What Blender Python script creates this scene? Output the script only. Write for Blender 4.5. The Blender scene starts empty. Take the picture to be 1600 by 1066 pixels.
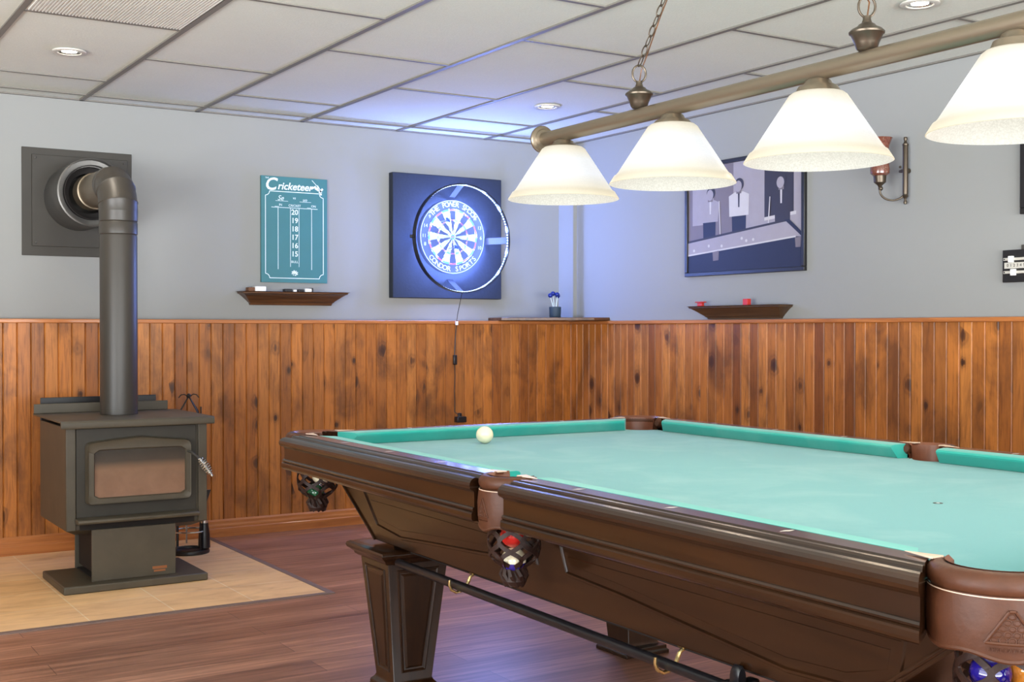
import bpy, math, random
from mathutils import Vector, Matrix, Euler
PI = math.pi
R = math.radians
random.seed(7)
sc = bpy.context.scene
COL = sc.collection

# ------------------------------------------------------------------ camera
H = 2.317                      # ceiling height
cd = bpy.data.cameras.new('camera')
cam = bpy.data.objects.new('camera', cd); COL.objects.link(cam)
cam.location = (-4.5184, -6.5768, 1.1291)
cam.rotation_euler = (R(90 - 0.5394), 0, R(-32.138))
cd.sensor_width = 36; cd.lens = 1908.39 / 1600 * 36; cd.clip_start = .05
sc.camera = cam

# ------------------------------------------------------------------ world, exposure, room lights
sc.view_settings.view_transform = 'Standard'
sc.view_settings.look = 'None'
sc.view_settings.exposure = 0.15
sc.view_settings.gamma = 1
sc.view_settings.use_curve_mapping = False
sc.cycles.use_denoising = True
sc.cycles.max_bounces = 8
sc.cycles.sample_clamp_indirect = 6
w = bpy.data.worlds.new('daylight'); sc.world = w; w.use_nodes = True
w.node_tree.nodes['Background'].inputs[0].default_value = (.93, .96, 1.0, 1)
# overcast sky above; lower half made brighter to throw light up onto the ceiling
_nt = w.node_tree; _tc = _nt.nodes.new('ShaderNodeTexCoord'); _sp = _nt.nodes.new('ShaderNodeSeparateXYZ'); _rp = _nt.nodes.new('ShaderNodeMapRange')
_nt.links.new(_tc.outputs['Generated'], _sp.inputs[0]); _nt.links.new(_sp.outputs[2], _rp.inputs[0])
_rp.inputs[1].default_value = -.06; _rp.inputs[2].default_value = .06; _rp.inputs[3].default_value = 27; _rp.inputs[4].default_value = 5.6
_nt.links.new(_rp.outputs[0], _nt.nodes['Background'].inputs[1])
WARM = (1.0, .80, .56)
SPOTW = 16        # each recessed downlight
BULBW = 7.2        # each pendant bulb
LEDW = .8       # each of the ring's led clusters
LEDS = 10
LEDC = (.21, .33, 1.0)

def portal(name, loc, rot, sx, sy):     # guides the sampling of world light through an added unseen opening
    l = bpy.data.lights.new(name, 'AREA'); l.shape = 'RECTANGLE'; l.size = sx; l.size_y = sy
    l.cycles.is_portal = True
    o = bpy.data.objects.new(name, l); o.location = loc; o.rotation_euler = rot; COL.objects.link(o)
portal('added_opening_back', (-3.5, -9.52, 1.225), (R(-90), 0, R(180)), 6.0, 1.75)
portal('added_opening_left', (-7.22, -5.4, 1.225), (R(90), 0, R(-90)), 4.0, 1.75)

# ------------------------------------------------------------------ materials
def newmat(name):
    m = bpy.data.materials.new(name); m.use_nodes = True
    nt = m.node_tree
    return m, nt, nt.nodes['Principled BSDF']
def N(nt, t, **kw):
    n = nt.nodes.new(t)
    for k, v in kw.items(): setattr(n, k, v)
    return n
def C4(c): return (c[0], c[1], c[2], 1)
def srgb(r, g, b):
    f = lambda v: (v/255/12.92) if v/255 <= .04045 else ((v/255+.055)/1.055)**2.4
    return (f(r), f(g), f(b))
def math_(nt, op, a, b=None):
    n = N(nt, 'ShaderNodeMath', operation=op)
    for i, v in enumerate((a, b)):
        if v is None: continue
        if isinstance(v, (int, float)): n.inputs[i].default_value = v
        else: nt.links.new(v, n.inputs[i])
    return n.outputs[0]
def mixc(nt, fac, a, b, mode='MIX'):
    n = N(nt, 'ShaderNodeMix', data_type='RGBA', blend_type=mode)
    if isinstance(fac, (int, float)): n.inputs[0].default_value = fac
    else: nt.links.new(fac, n.inputs[0])
    for i, v in ((6, a), (7, b)):
        if isinstance(v, tuple): n.inputs[i].default_value = C4(v)
        else: nt.links.new(v, n.inputs[i])
    return n.outputs[2]
def ramp(nt, fac, stops):
    n = N(nt, 'ShaderNodeValToRGB')
    e = n.color_ramp.elements
    while len(e) < len(stops): e.new(.5)
    for k, (p, c) in enumerate(stops):
        e[k].position = p; e[k].color = C4(c) if isinstance(c, tuple) else (c, c, c, 1)
    nt.links.new(fac, n.inputs[0])
    return n.outputs[0]
def coords(nt, scale=(1, 1, 1), rot=(0, 0, 0)):
    t = N(nt, 'ShaderNodeTexCoord'); m = N(nt, 'ShaderNodeMapping')
    nt.links.new(t.outputs['Object'], m.inputs[0])
    m.inputs['Scale'].default_value = scale; m.inputs['Rotation'].default_value = rot
    return m.outputs[0]
def noise(nt, vec, scale=5, detail=4, rough=.55, dist=0):
    n = N(nt, 'ShaderNodeTexNoise'); nt.links.new(vec, n.inputs['Vector'])
    n.inputs['Scale'].default_value = scale; n.inputs['Detail'].default_value = detail
    n.inputs['Roughness'].default_value = rough; n.inputs['Distortion'].default_value = dist
    return n.outputs[0]
def bump(nt, p, h, strength=.2, dist=.01):
    b = N(nt, 'ShaderNodeBump'); b.inputs['Strength'].default_value = strength; b.inputs['Distance'].default_value = dist
    nt.links.new(h, b.inputs['Height']); nt.links.new(b.outputs[0], p.inputs['Normal'])
def plain(name, col, rough=.5, metal=0, var=.0, vscale=20, bmp=0, coat=0, spec=None, stretch=(1, 1, 1)):
    m, nt, p = newmat(name)
    p.inputs['Roughness'].default_value = rough; p.inputs['Metallic'].default_value = metal
    p.inputs['Coat Weight'].default_value = coat
    if spec is not None: p.inputs['Specular IOR Level'].default_value = spec
    v = noise(nt, coords(nt, stretch), vscale)
    d = var or .04
    c = mixc(nt, v, tuple(x*(1-d*2) for x in col), tuple(min(1, x*(1+d*2)) for x in col))
    nt.links.new(c, p.inputs['Base Color'])
    if bmp: bump(nt, p, v, bmp, .004)
    return m
def emis(name, col, strength, base=None):
    m, nt, p = newmat(name)
    p.inputs['Base Color'].default_value = C4(base or col)
    p.inputs['Emission Color'].default_value = C4(col); p.inputs['Emission Strength'].default_value = strength
    return m

def pine(name):                         # knotty pine boards, object x along the wall, z up
    m, nt, p = newmat(name)
    t = N(nt, 'ShaderNodeTexCoord'); s = N(nt, 'ShaderNodeSeparateXYZ'); nt.links.new(t.outputs['Object'], s.inputs[0])
    b = math_(nt, 'FLOOR', math_(nt, 'DIVIDE', s.outputs[0], .0660))
    wn = N(nt, 'ShaderNodeTexWhiteNoise', noise_dimensions='1D'); nt.links.new(b, wn.inputs['W'])
    cmb = N(nt, 'ShaderNodeCombineXYZ'); nt.links.new(s.outputs[0], cmb.inputs[0])
    nt.links.new(math_(nt, 'ADD', s.outputs[2], math_(nt, 'MULTIPLY', wn.outputs[0], 7.3)), cmb.inputs[2])
    mp = N(nt, 'ShaderNodeMapping'); nt.links.new(cmb.outputs[0], mp.inputs[0]); mp.inputs['Scale'].default_value = (42, 1, 2.6)
    g = noise(nt, mp.outputs[0], 1.6, 6, .6, 1.3)
    base = ramp(nt, wn.outputs[0], [(0, srgb(164, 98, 38)), (.25, srgb(190, 118, 50)), (.5, srgb(146, 84, 32)), (.75, srgb(196, 126, 58)), (1, srgb(128, 72, 27))])
    grain = ramp(nt, g, [(.3, (.44, .36, .28)), (.48, (.94, .92, .88)), (.7, (1.2, 1.18, 1.12))])
    c = mixc(nt, .8, base, grain, 'MULTIPLY')
    # broad dark stain clouds
    mp3 = N(nt, 'ShaderNodeMapping'); nt.links.new(t.outputs['Object'], mp3.inputs[0]); mp3.inputs['Scale'].default_value = (3.2, 1, 1.6)
    cl = noise(nt, mp3.outputs[0], 1.7, 5, .62, .4)
    c = mixc(nt, ramp(nt, cl, [(.48, 0.0), (.66, .7)]), c, srgb(92, 52, 22))
    # knots
    mp2 = N(nt, 'ShaderNodeMapping'); nt.links.new(cmb.outputs[0], mp2.inputs[0]); mp2.inputs['Scale'].default_value = (10.5, 1, 7.4)
    vo = N(nt, 'ShaderNodeTexVoronoi', feature='F1'); nt.links.new(mp2.outputs[0], vo.inputs['Vector']); vo.inputs['Scale'].default_value = 1
    sel = N(nt, 'ShaderNodeSeparateColor'); nt.links.new(vo.outputs['Color'], sel.inputs[0])
    on = math_(nt, 'GREATER_THAN', sel.outputs[0], .70)
    dn = math_(nt, 'ADD', vo.outputs['Distance'], math_(nt, 'MULTIPLY', math_(nt, 'SUBTRACT', g, .5), .22))
    dn = math_(nt, 'MULTIPLY', dn, math_(nt, 'ADD', .7, sel.outputs[1]))
    k = ramp(nt, dn, [(.09, 1.0), (.19, .8), (.235, .34), (.29, .46), (.36, .16), (.6, 0.0)])
    c = mixc(nt, math_(nt, 'MULTIPLY', on, k), c, srgb(62, 32, 14))
    nt.links.new(c, p.inputs['Base Color'])
    p.inputs['Roughness'].default_value = .42
    bump(nt, p, g, .12, .002)
    return m
def stained(name, c1, c2, rough=.3, coat=.3, axis=0, scale=9):
    m, nt, p = newmat(name)
    st = [30, 30, 30]; st[axis] = 2
    g = noise(nt, coords(nt, tuple(st)), scale/9, 5, .6, 1.0)
    c = ramp(nt, g, [(.3, c1), (.7, c2)])
    nt.links.new(c, p.inputs['Base Color'])
    p.inputs['Roughness'].default_value = rough; p.inputs['Coat Weight'].default_value = coat
    p.inputs['Coat Roughness'].default_value = .13; p.inputs['Specular IOR Level'].default_value = .35
    return m
def laminate(name):
    m, nt, p = newmat(name)
    t = N(nt, 'ShaderNodeTexCoord')
    br = N(nt, 'ShaderNodeTexBrick'); nt.links.new(t.outputs['Object'], br.inputs['Vector'])
    br.inputs['Scale'].default_value = 1; br.inputs['Brick Width'].default_value = 1.22; br.inputs['Row Height'].default_value = .142
    br.inputs['Mortar Size'].default_value = .0012; br.offset = .37
    br.inputs['Color1'].default_value = C4(srgb(134, 94, 76)); br.inputs['Color2'].default_value = C4(srgb(168, 124, 102))
    br.inputs['Mortar'].default_value = C4(srgb(70, 44, 36)); br.inputs['Bias'].default_value = -.1
    mp = N(nt, 'ShaderNodeMapping'); nt.links.new(t.outputs['Object'], mp.inputs[0]); mp.inputs['Scale'].default_value = (1.6, 34, 1)
    g = noise(nt, mp.outputs[0], 1.5, 7, .62, .8)
    mp2 = N(nt, 'ShaderNodeMapping'); nt.links.new(t.outputs['Object'], mp2.inputs[0]); mp2.inputs['Scale'].default_value = (.8, 6, 1)
    g2 = noise(nt, mp2.outputs[0], 1.5, 4, .55, .6)
    c = mixc(nt, .85, br.outputs['Color'], ramp(nt, g, [(.34, (.50, .41, .37)), (.5, (.98, .95, .92)), (.66, (1.5, 1.46, 1.42))]), 'MULTIPLY')
    c = mixc(nt, .7, c, ramp(nt, g2, [(.35, (.72, .68, .66)), (.65, (1.2, 1.16, 1.12))]), 'MULTIPLY')
    nt.links.new(c, p.inputs['Base Color']); p.inputs['Roughness'].default_value = .36
    p.inputs['Coat Weight'].default_value = .25; p.inputs['Coat Roughness'].default_value = .3
    bump(nt, p, g, .05, .002)
    return m
def hearthtile(name):
    m, nt, p = newmat(name)
    t = N(nt, 'ShaderNodeTexCoord')
    mp = N(nt, 'ShaderNodeMapping'); nt.links.new(t.outputs['Object'], mp.inputs[0]); mp.inputs['Location'].default_value = (2.405+3.3, 1.735, 0)
    br = N(nt, 'ShaderNodeTexBrick'); nt.links.new(mp.outputs[0], br.inputs['Vector']); br.offset = 0
    br.inputs['Scale'].default_value = 1; br.inputs['Brick Width'].default_value = .33; br.inputs['Row Height'].default_value = .325
    br.inputs['Mortar Size'].default_value = .003; br.inputs['Mortar Smooth'].default_value = .4
    br.inputs['Color1'].default_value = C4(srgb(226, 182, 130)); br.inputs['Color2'].default_value = C4(srgb(236, 196, 146))
    br.inputs['Mortar'].default_value = C4(srgb(240, 216, 184))
    g = noise(nt, coords(nt, (2, 6, 1)), 2.2, 6, .6, .8)
    c = mixc(nt, .7, br.outputs['Color'], ramp(nt, g, [(.3, (.74, .62, .52)), (.5, (1.0, .97, .94)), (.68, (1.16, 1.14, 1.04))]), 'MULTIPLY')
    nt.links.new(c, p.inputs['Base Color']); p.inputs['Roughness'].default_value = .45
    return m
def ceiltile(name):
    m, nt, p = newmat(name)
    g = noise(nt, coords(nt), 140, 3, .6)
    g2 = noise(nt, coords(nt), 1.3, 3, .6)
    c = mixc(nt, g, srgb(202, 207, 196), srgb(221, 225, 214))
    c = mixc(nt, .25, c, ramp(nt, g2, [(.35, (.86, .85, .83)), (.65, (1.05, 1.04, 1.03))]), 'MULTIPLY')
    nt.links.new(c, p.inputs['Base Color']); p.inputs['Roughness'].default_value = .9
    bump(nt, p, g, .35, .003)
    return m
def shadeglass(name, inner=False):
    m, nt, p = newmat(name)
    v = noise(nt, coords(nt), 230, 4, .7)
    p.inputs['Base Color'].default_value = C4((.16, .155, .14)); p.inputs['Roughness'].default_value = .3; p.inputs['Specular IOR Level'].default_value = .3
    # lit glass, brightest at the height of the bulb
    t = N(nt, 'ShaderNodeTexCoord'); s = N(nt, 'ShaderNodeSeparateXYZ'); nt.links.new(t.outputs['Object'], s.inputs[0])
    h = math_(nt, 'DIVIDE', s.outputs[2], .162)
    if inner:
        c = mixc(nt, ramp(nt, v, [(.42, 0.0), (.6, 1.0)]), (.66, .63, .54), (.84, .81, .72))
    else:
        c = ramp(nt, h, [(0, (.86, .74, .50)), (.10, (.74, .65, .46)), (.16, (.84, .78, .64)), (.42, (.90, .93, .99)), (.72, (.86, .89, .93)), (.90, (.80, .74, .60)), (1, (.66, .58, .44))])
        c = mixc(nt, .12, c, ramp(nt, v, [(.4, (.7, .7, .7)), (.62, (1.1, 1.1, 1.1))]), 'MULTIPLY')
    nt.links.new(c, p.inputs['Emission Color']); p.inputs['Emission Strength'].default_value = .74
    return m
def marbleglass(name):
    m, nt, p = newmat(name)
    v = noise(nt, coords(nt), 60, 5, .7, 2.0)
    c = ramp(nt, v, [(.3, srgb(62, 30, 24)), (.42, srgb(92, 44, 34)), (.5, srgb(128, 78, 62)), (.56, srgb(72, 34, 26)), (.68, srgb(168, 136, 116))])
    nt.links.new(c, p.inputs['Base Color']); p.inputs['Roughness'].default_value = .15; p.inputs['Coat Weight'].default_value = .4
    return m
def feltmat(name, col):
    m, nt, p = newmat(name)
    v = noise(nt, coords(nt), 420, 2, .6)
    v2 = noise(nt, coords(nt, (1, 1, 1)), 3.2, 4, .6, .5)
    c = mixc(nt, v, tuple(x*.93 for x in col), tuple(min(1, x*1.06) for x in col))
    c = mixc(nt, ramp(nt, v2, [(.45, 0.0), (.75, .12)]), c, srgb(205, 232, 224))
    nt.links.new(c, p.inputs['Base Color']); p.inputs['Roughness'].default_value = .92
    p.inputs['Sheen Weight'].default_value = .25
    return m

M = dict(
    paint=plain('wall_paint', srgb(141, 142, 139), .85, var=.008, vscale=2),
    tile=ceiltile('ceiling_tile'), tbar=plain('ceiling_bar', srgb(112, 108, 100), .5, var=.01),
    pine=pine('knotty_pine'), pinetrim=stained('pine_trim', srgb(150, 88, 42), srgb(192, 122, 66), .38, .2, 0),
    floor=laminate('laminate'), hearth=hearthtile('hearth_tile'), edge=plain('hearth_edge', srgb(120, 100, 92), .5),
    wood=stained('dark_mahogany', srgb(27, 13, 5), srgb(48, 27, 11), .27, .35, 1),
    woodx=stained('dark_mahogany_x', srgb(27, 13, 5), srgb(48, 27, 11), .27, .35, 0),
    woodz=stained('dark_mahogany_z', srgb(26, 13, 5), srgb(47, 26, 10), .3, .3, 2),
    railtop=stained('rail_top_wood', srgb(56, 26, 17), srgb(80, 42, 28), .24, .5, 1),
    walnut=stained('walnut', srgb(56, 34, 18), srgb(104, 66, 34), .4, .2, 0),
    walnutg=stained('grey_walnut', srgb(58, 42, 28), srgb(86, 64, 42), .5, .1, 0), walnuty=stained('walnut_y', srgb(62, 46, 30), srgb(92, 72, 48), .4, .2, 1),
    cloth=feltmat('table_cloth', srgb(54, 141, 145)), cushion=feltmat('cushion_cloth', srgb(12, 158, 146)),
    inlay=plain('pearl_inlay', srgb(226, 220, 208), .25),
    leather=plain('brown_leather', srgb(72, 39, 21), .5, var=.12, vscale=60, bmp=.25, spec=.35),
    leatherliner=plain('liner_leather', srgb(112, 66, 46), .4, var=.1, vscale=60),
    leatherlite=plain('leather_edge', srgb(206, 180, 158), .5),
    net=plain('net_leather', srgb(40, 22, 16), .5, var=.15, vscale=60, spec=.3),
    slot=plain('dark_hollow', srgb(20, 14, 10), .8),
    iron=plain('stove_iron', srgb(74, 67, 54), .5, var=.16, vscale=9, bmp=.1),
    irondark=plain('stove_iron_dark', srgb(50, 46, 38), .6, var=.1, vscale=10),
    pipe=plain('pipe_paint', srgb(55, 51, 45), .42, var=.04, vscale=9),
    galv=plain('galvanized', srgb(96, 94, 90), .36, .7, var=.14, vscale=16),
    black=plain('black_metal', srgb(26, 25, 26), .4), plastic=plain('black_plastic', srgb(22, 22, 26), .3),
    chrome=plain('bright_metal', srgb(205, 205, 200), .2, .95), brass=plain('brass', srgb(196, 172, 120), .25, .9),
    bronze=plain('brushed_bronze', srgb(128, 116, 98), .36, .75, var=.06, vscale=40, stretch=(1, .1, 1)),
    bronzedark=plain('dark_bronze', srgb(84, 74, 62), .35, .75, var=.08),
    shade=shadeglass('lit_alabaster_glass'), shadein=shadeglass('lit_alabaster_inside', True), marble=marbleglass('marbled_amber_glass'),
    orange=plain('etched_label', srgb(150, 92, 52), .5),
    white=plain('white_paint', srgb(232, 232, 228), .4), trimwhite=plain('downlight_trim', srgb(190, 186, 176), .3),
    green=plain('score_board_green', srgb(52, 112, 118), .5, var=.05, vscale=8), chalk=plain('chalk_white', srgb(215, 232, 236), .6),
    surround=plain('surround_foam', srgb(29, 36, 48), .85, var=.12, vscale=60, bmp=.2),
    sisalw=plain('sisal_cream', srgb(108, 108, 102), .8), sisalb=plain('sisal_black', srgb(19, 22, 29), .8),
    sisalr=plain('sisal_red', srgb(110, 42, 56), .8), sisalg=plain('sisal_green', srgb(42, 92, 82), .8),
    clear=plain('frosted_bracket', srgb(44, 47, 55), .4),
    led=emis('led_strip', (.62, .80, 1.0), 2.2), lamp=emis('downlight_lens', (1, .93, .80), 14),
    bluep=plain('blue_flights', srgb(16, 40, 130), .4), potm=plain('slate_pot', srgb(48, 66, 82), .6),
    red=plain('red_plastic', srgb(190, 46, 40), .4), felt=plain('brown_felt', srgb(110, 76, 54), .9),
    ivory=plain('ivory_ball', srgb(240, 230, 196), .08, coat=.6, var=.005), redball=plain('red_ball', srgb(206, 40, 34), .08, coat=.5),
    blueball=plain('blue_ball', srgb(34, 24, 120), .08, coat=.5), orangeball=plain('orange_ball', srgb(238, 150, 50), .08, coat=.5),
    greenball=plain('green_ball', srgb(30, 90, 56), .08, coat=.5),
    grille=plain('grille_white', srgb(214, 213, 205), .4),
    ph_l=plain('photo_light', srgb(146, 140, 146), .6), ph_m=plain('photo_mid', srgb(108, 100, 106), .6),
    ph_d=plain('photo_dark', srgb(44, 42, 52), .6), ph_n=plain('photo_navy', srgb(24, 30, 52), .6), ph_w=plain('photo_white', srgb(182, 178, 178), .6),
)
def fireglass():
    m, nt, p = newmat('sooted_glass')
    t = N(nt, 'ShaderNodeTexCoord'); s = N(nt, 'ShaderNodeSeparateXYZ'); nt.links.new(t.outputs['Object'], s.inputs[0])
    v = noise(nt, coords(nt), 14, 5, .6, .5)
    zz = math_(nt, 'ADD', s.outputs[2], math_(nt, 'MULTIPLY', v, .02))
    c = ramp(nt, math_(nt, 'MULTIPLY', math_(nt, 'SUBTRACT', zz, .35), 4), [(0, srgb(140, 104, 82)), (.72, srgb(128, 98, 76)), (.86, srgb(70, 60, 50)), (1, srgb(58, 52, 44))])
    c = mixc(nt, .4, c, ramp(nt, v, [(.35, (.7, .66, .62)), (.65, (1.1, 1.1, 1.1))]), 'MULTIPLY')
    nt.links.new(c, p.inputs['Base Color']); p.inputs['Roughness'].default_value = .25
    return m
M['fireglass'] = fireglass()

# ------------------------------------------------------------------ mesh builder
class MB:
    def __init__(s): s.v = []; s.f = []; s.m = []; s.T = Matrix.Identity(4); s.mi = 0
    def add(s, vs, fs):
        b = len(s.v); s.v += [tuple(s.T @ Vector(p)) for p in vs]
        for f in fs: s.f.append([b+i for i in f]); s.m.append(s.mi)
        return s
    def box(s, a, b):
        x0, y0, z0 = a; x1, y1, z1 = b
        return s.add([(x0,y0,z0),(x1,y0,z0),(x1,y1,z0),(x0,y1,z0),(x0,y0,z1),(x1,y0,z1),(x1,y1,z1),(x0,y1,z1)],
                     [(0,3,2,1),(4,5,6,7),(0,1,5,4),(1,2,6,5),(2,3,7,6),(3,0,4,7)])
    def loft(s, loops, closed=True, caps=True, ring=False):
        n = len(loops[0]); vs = [p for l in loops for p in l]; fs = []
        L = len(loops)
        for k in range(L if ring else L-1):
            a = k*n; b = ((k+1) % L)*n
            for i in range(n if closed else n-1):
                j = (i+1) % n
                fs.append((a+i, a+j, b+j, b+i))
        if caps and not ring and closed:
            fs.append(tuple(range(n))[::-1]); fs.append(tuple((L-1)*n+i for i in range(n)))
        return s.add(vs, fs)
    def lathe(s, prof, c=(0,0,0), n=32, a0=0, a1=2*PI, caps=True):
        full = abs(a1-a0-2*PI) < 1e-6
        k = n if full else n+1
        loops = []
        for r, z in prof:
            loops.append([(c[0]+r*math.cos(a0+(a1-a0)*i/n), c[1]+r*math.sin(a0+(a1-a0)*i/n), c[2]+z) for i in range(k)])
        return s.loft(loops, closed=full, caps=caps)
    def cyl(s, p0, p1, r0, r1=None, n=20, caps=True):
        return s.tube([p0, p1], [r0, r0 if r1 is None else r1], n, caps=caps)
    def tube(s, pts, r, n=10, closed=False, caps=True):
        P = [Vector(p) for p in pts]; L = len(P)
        rs = r if isinstance(r, (list, tuple)) else [r]*L
        loops = []; prev = None
        for i in range(L):
            if closed: t = P[(i+1) % L]-P[i-1]
            else: t = P[min(i+1, L-1)]-P[max(i-1, 0)]
            t.normalize()
            if prev is None:
                a = Vector((0,0,1)) if abs(t.z) < .9 else Vector((1,0,0))
                u = t.cross(a).normalized()
            else:
                u = prev - t*prev.dot(t)
                u = u.normalized() if u.length > 1e-6 else t.orthogonal().normalized()
            prev = u; v_ = t.cross(u)
            loops.append([tuple(P[i]+u*rs[i]*math.cos(2*PI*k/n)+v_*rs[i]*math.sin(2*PI*k/n)) for k in range(n)])
        return s.loft(loops, caps=caps, ring=closed)
    def ribbon(s, pts, normals, wdt, th):        # flat strap along pts
        P = [Vector(p) for p in pts]; loops = []
        for i in range(len(P)):
            t = (P[min(i+1, len(P)-1)]-P[max(i-1, 0)]).normalized(); nn = Vector(normals[i]).normalized()
            sd = t.cross(nn).normalized()
            loops.append([tuple(P[i]+sd*wdt/2*a+nn*th/2*b) for a, b in ((-1,-1),(1,-1),(1,1),(-1,1))])
        return s.loft(loops)
    def prism(s, poly, axis, lo, hi):            # 2d polygon extruded along axis 0/1/2
        def put(a, b, c): return {0: (c,a,b), 1: (a,c,b), 2: (a,b,c)}[axis]
        return s.loft([[put(a,b,lo) for a,b in poly], [put(a,b,hi) for a,b in poly]])
    def sphere(s, c, r, n=20, m=12, sc_=(1,1,1)):
        prof = []
        loops = []
        for j in range(1, m):
            t = PI*j/m
            loops.append([(c[0]+r*sc_[0]*math.sin(t)*math.cos(2*PI*i/n), c[1]+r*sc_[1]*math.sin(t)*math.sin(2*PI*i/n), c[2]-r*sc_[2]*math.cos(t)) for i in range(n)])
        b = [p for l in loops for p in l]; fs = []
        for k in range(m-2):
            for i in range(n): j = (i+1) % n; fs.append((k*n+i, k*n+j, (k+1)*n+j, (k+1)*n+i))
        b += [(c[0],c[1],c[2]-r*sc_[2]), (c[0],c[1],c[2]+r*sc_[2])]
        q = len(b)
        for i in range(n):
            j = (i+1) % n; fs.append((q-2, j, i)); fs.append((q-1, (m-2)*n+i, (m-2)*n+j))
        return s.add(b, fs)
    def text(s, txt, size, mat, ext=.0005, align='CENTER', shear=0, bold=0, font=None):
        cu = bpy.data.curves.new('t', 'FONT'); cu.body = txt; cu.size = size; cu.extrude = ext; cu.align_x = align; cu.align_y = 'CENTER'
        cu.shear = shear; cu.offset = bold; cu.resolution_u = 3
        o = bpy.data.objects.new('t', cu); me = bpy.data.meshes.new_from_object(o)
        s.add([tuple(mat @ v_.co) for v_ in me.vertices], [tuple(p.vertices) for p in me.polygons])
        bpy.data.objects.remove(o); bpy.data.curves.remove(cu); bpy.data.meshes.remove(me)
        return s
    def build(s, name, mats, parent=None, smooth=True, bevel=0, seg=2, loc=None):
        me = bpy.data.meshes.new(name); me.from_pydata(s.v, [], s.f)
        if not isinstance(mats, (list, tuple)): mats = [mats]
        for m in mats: me.materials.append(m)
        if len(mats) > 1: me.polygons.foreach_set('material_index', s.m)
        if smooth:
            me.polygons.foreach_set('use_smooth', [True]*len(me.polygons))
            me.set_sharp_from_angle(angle=R(38))
        me.validate(); me.update()
        o = bpy.data.objects.new(name, me); COL.objects.link(o)
        if parent: o.parent = parent
        if loc: o.location = loc
        if bevel:
            b = o.modifiers.new('bevel', 'BEVEL'); b.width = bevel; b.segments = seg; b.limit_method = 'ANGLE'; b.angle_limit = R(40)
        return o
def thing(name, label, cat, loc=(0,0,0), rz=0, group=None):
    o = bpy.data.objects.new(name, None); COL.objects.link(o); o.location = loc; o.rotation_euler = (0,0,rz); o.empty_display_size = .1
    return tag(o, label, cat, group)
def tag(o, label, cat, group=None):
    o['label'] = label; o['category'] = cat
    if group: o['group'] = group
    return o
def struct(o, label=None):
    o['kind'] = 'structure'
    if label: o['label'] = label
    return o
def copy_tree(o, parent=None):
    c = o.copy(); COL.objects.link(c)
    if parent: c.parent = parent
    for ch in list(o.children): copy_tree(ch, c)
    return c
def arc(c, r, a0, a1, n, z=None):
    return [(c[0]+r*math.cos(a0+(a1-a0)*i/n), c[1]+r*math.sin(a0+(a1-a0)*i/n), (c[2] if z is None else z)) for i in range(n+1)]
def wmb(t):                              # a builder that takes world coordinates for a child of t
    b = MB(); b.T = (Matrix.Translation(t.location) @ Matrix.Rotation(t.rotation_euler.z, 4, 'Z')).inverted(); return b

# ------------------------------------------------------------------ room shell
TA = .107; CAP0, CAP1 = 1.162, 1.183
XL, YF = -7.2, -9.5
struct(MB().box((XL-.1, YF-.1, -.1), (.1, .1, 0)).build('floor', M['floor'], smooth=False), 'reddish brown laminate floor running under the pool table')
struct(MB().box((XL-.1, YF-.1, H+.007), (.1, .1, H+.1)).build('ceiling', M['tile'], smooth=False), 'suspended ceiling of speckled off-white tiles')
struct(MB().box((XL, 0, 0), (.1, .1, H+.1)).build('wall_back', M['paint'], smooth=False), 'pale grey wall carrying the dartboard and score board')
struct(MB().box((0, YF-.1, 0), (.1, 0, H+.1)).build('wall_right', M['paint'], smooth=False), 'pale grey wall carrying the framed picture and sconce')
b = MB()
for a, c in (((XL-.1, YF-.1, 0), (0, YF, .35)), ((XL-.1, YF-.1, 2.1), (0, YF, H+.1)), ((XL-.1, YF-.1, .35), (-6.5, YF, 2.1)), ((-.5, YF-.1, .35), (0, YF, 2.1))): b.box(a, c)
struct(b.build('wall_front', M['paint'], smooth=False))  # wide opening added behind the view to let world light in
b = MB()
for a, c in (((XL-.1, YF, 0), (XL, .1, .35)), ((XL-.1, YF, 2.1), (XL, .1, H+.1)), ((XL-.1, YF, .35), (XL, -7.4, 2.1)), ((XL-.1, -3.4, .35), (XL, .1, 2.1))): b.box(a, c)
struct(b.build('wall_left', M['paint'], smooth=False))  # unseen side wall; its opening is added for fill light
# suspended ceiling grid
b = MB(); GX, GS, GY, GT = -2.4234, .61, -1.158, 1.181
xs = [GX+i*GS for i in range(-7, 4)]
for x in xs: b.box((x-.012, YF, H), (x+.012, 0, H+.008))
for i in range(-8, 4):
    x0 = GX+i*GS+.012 if i > -8 else XL; x1 = min(GX+(i+1)*GS-.012, -.001)
    off = 0 if i % 2 else .5
    for j in range(-1, 8):
        y = GY-(j+off)*GT
        if YF < y < -.2: b.box((x0, y-.010, H+.001), (x1, y+.010, H+.008))
    b.box((x0, -.172, H+.001), (x1, -.150, H+.008))
b.box((XL, -.02, H), (-.02, 0, H+.008)); b.box((-.02, YF, H), (0, 0, H+.008))
struct(b.build('trim_1', M['tbar'], smooth=False), 'grey metal grid bars of the suspended ceiling')

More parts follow.
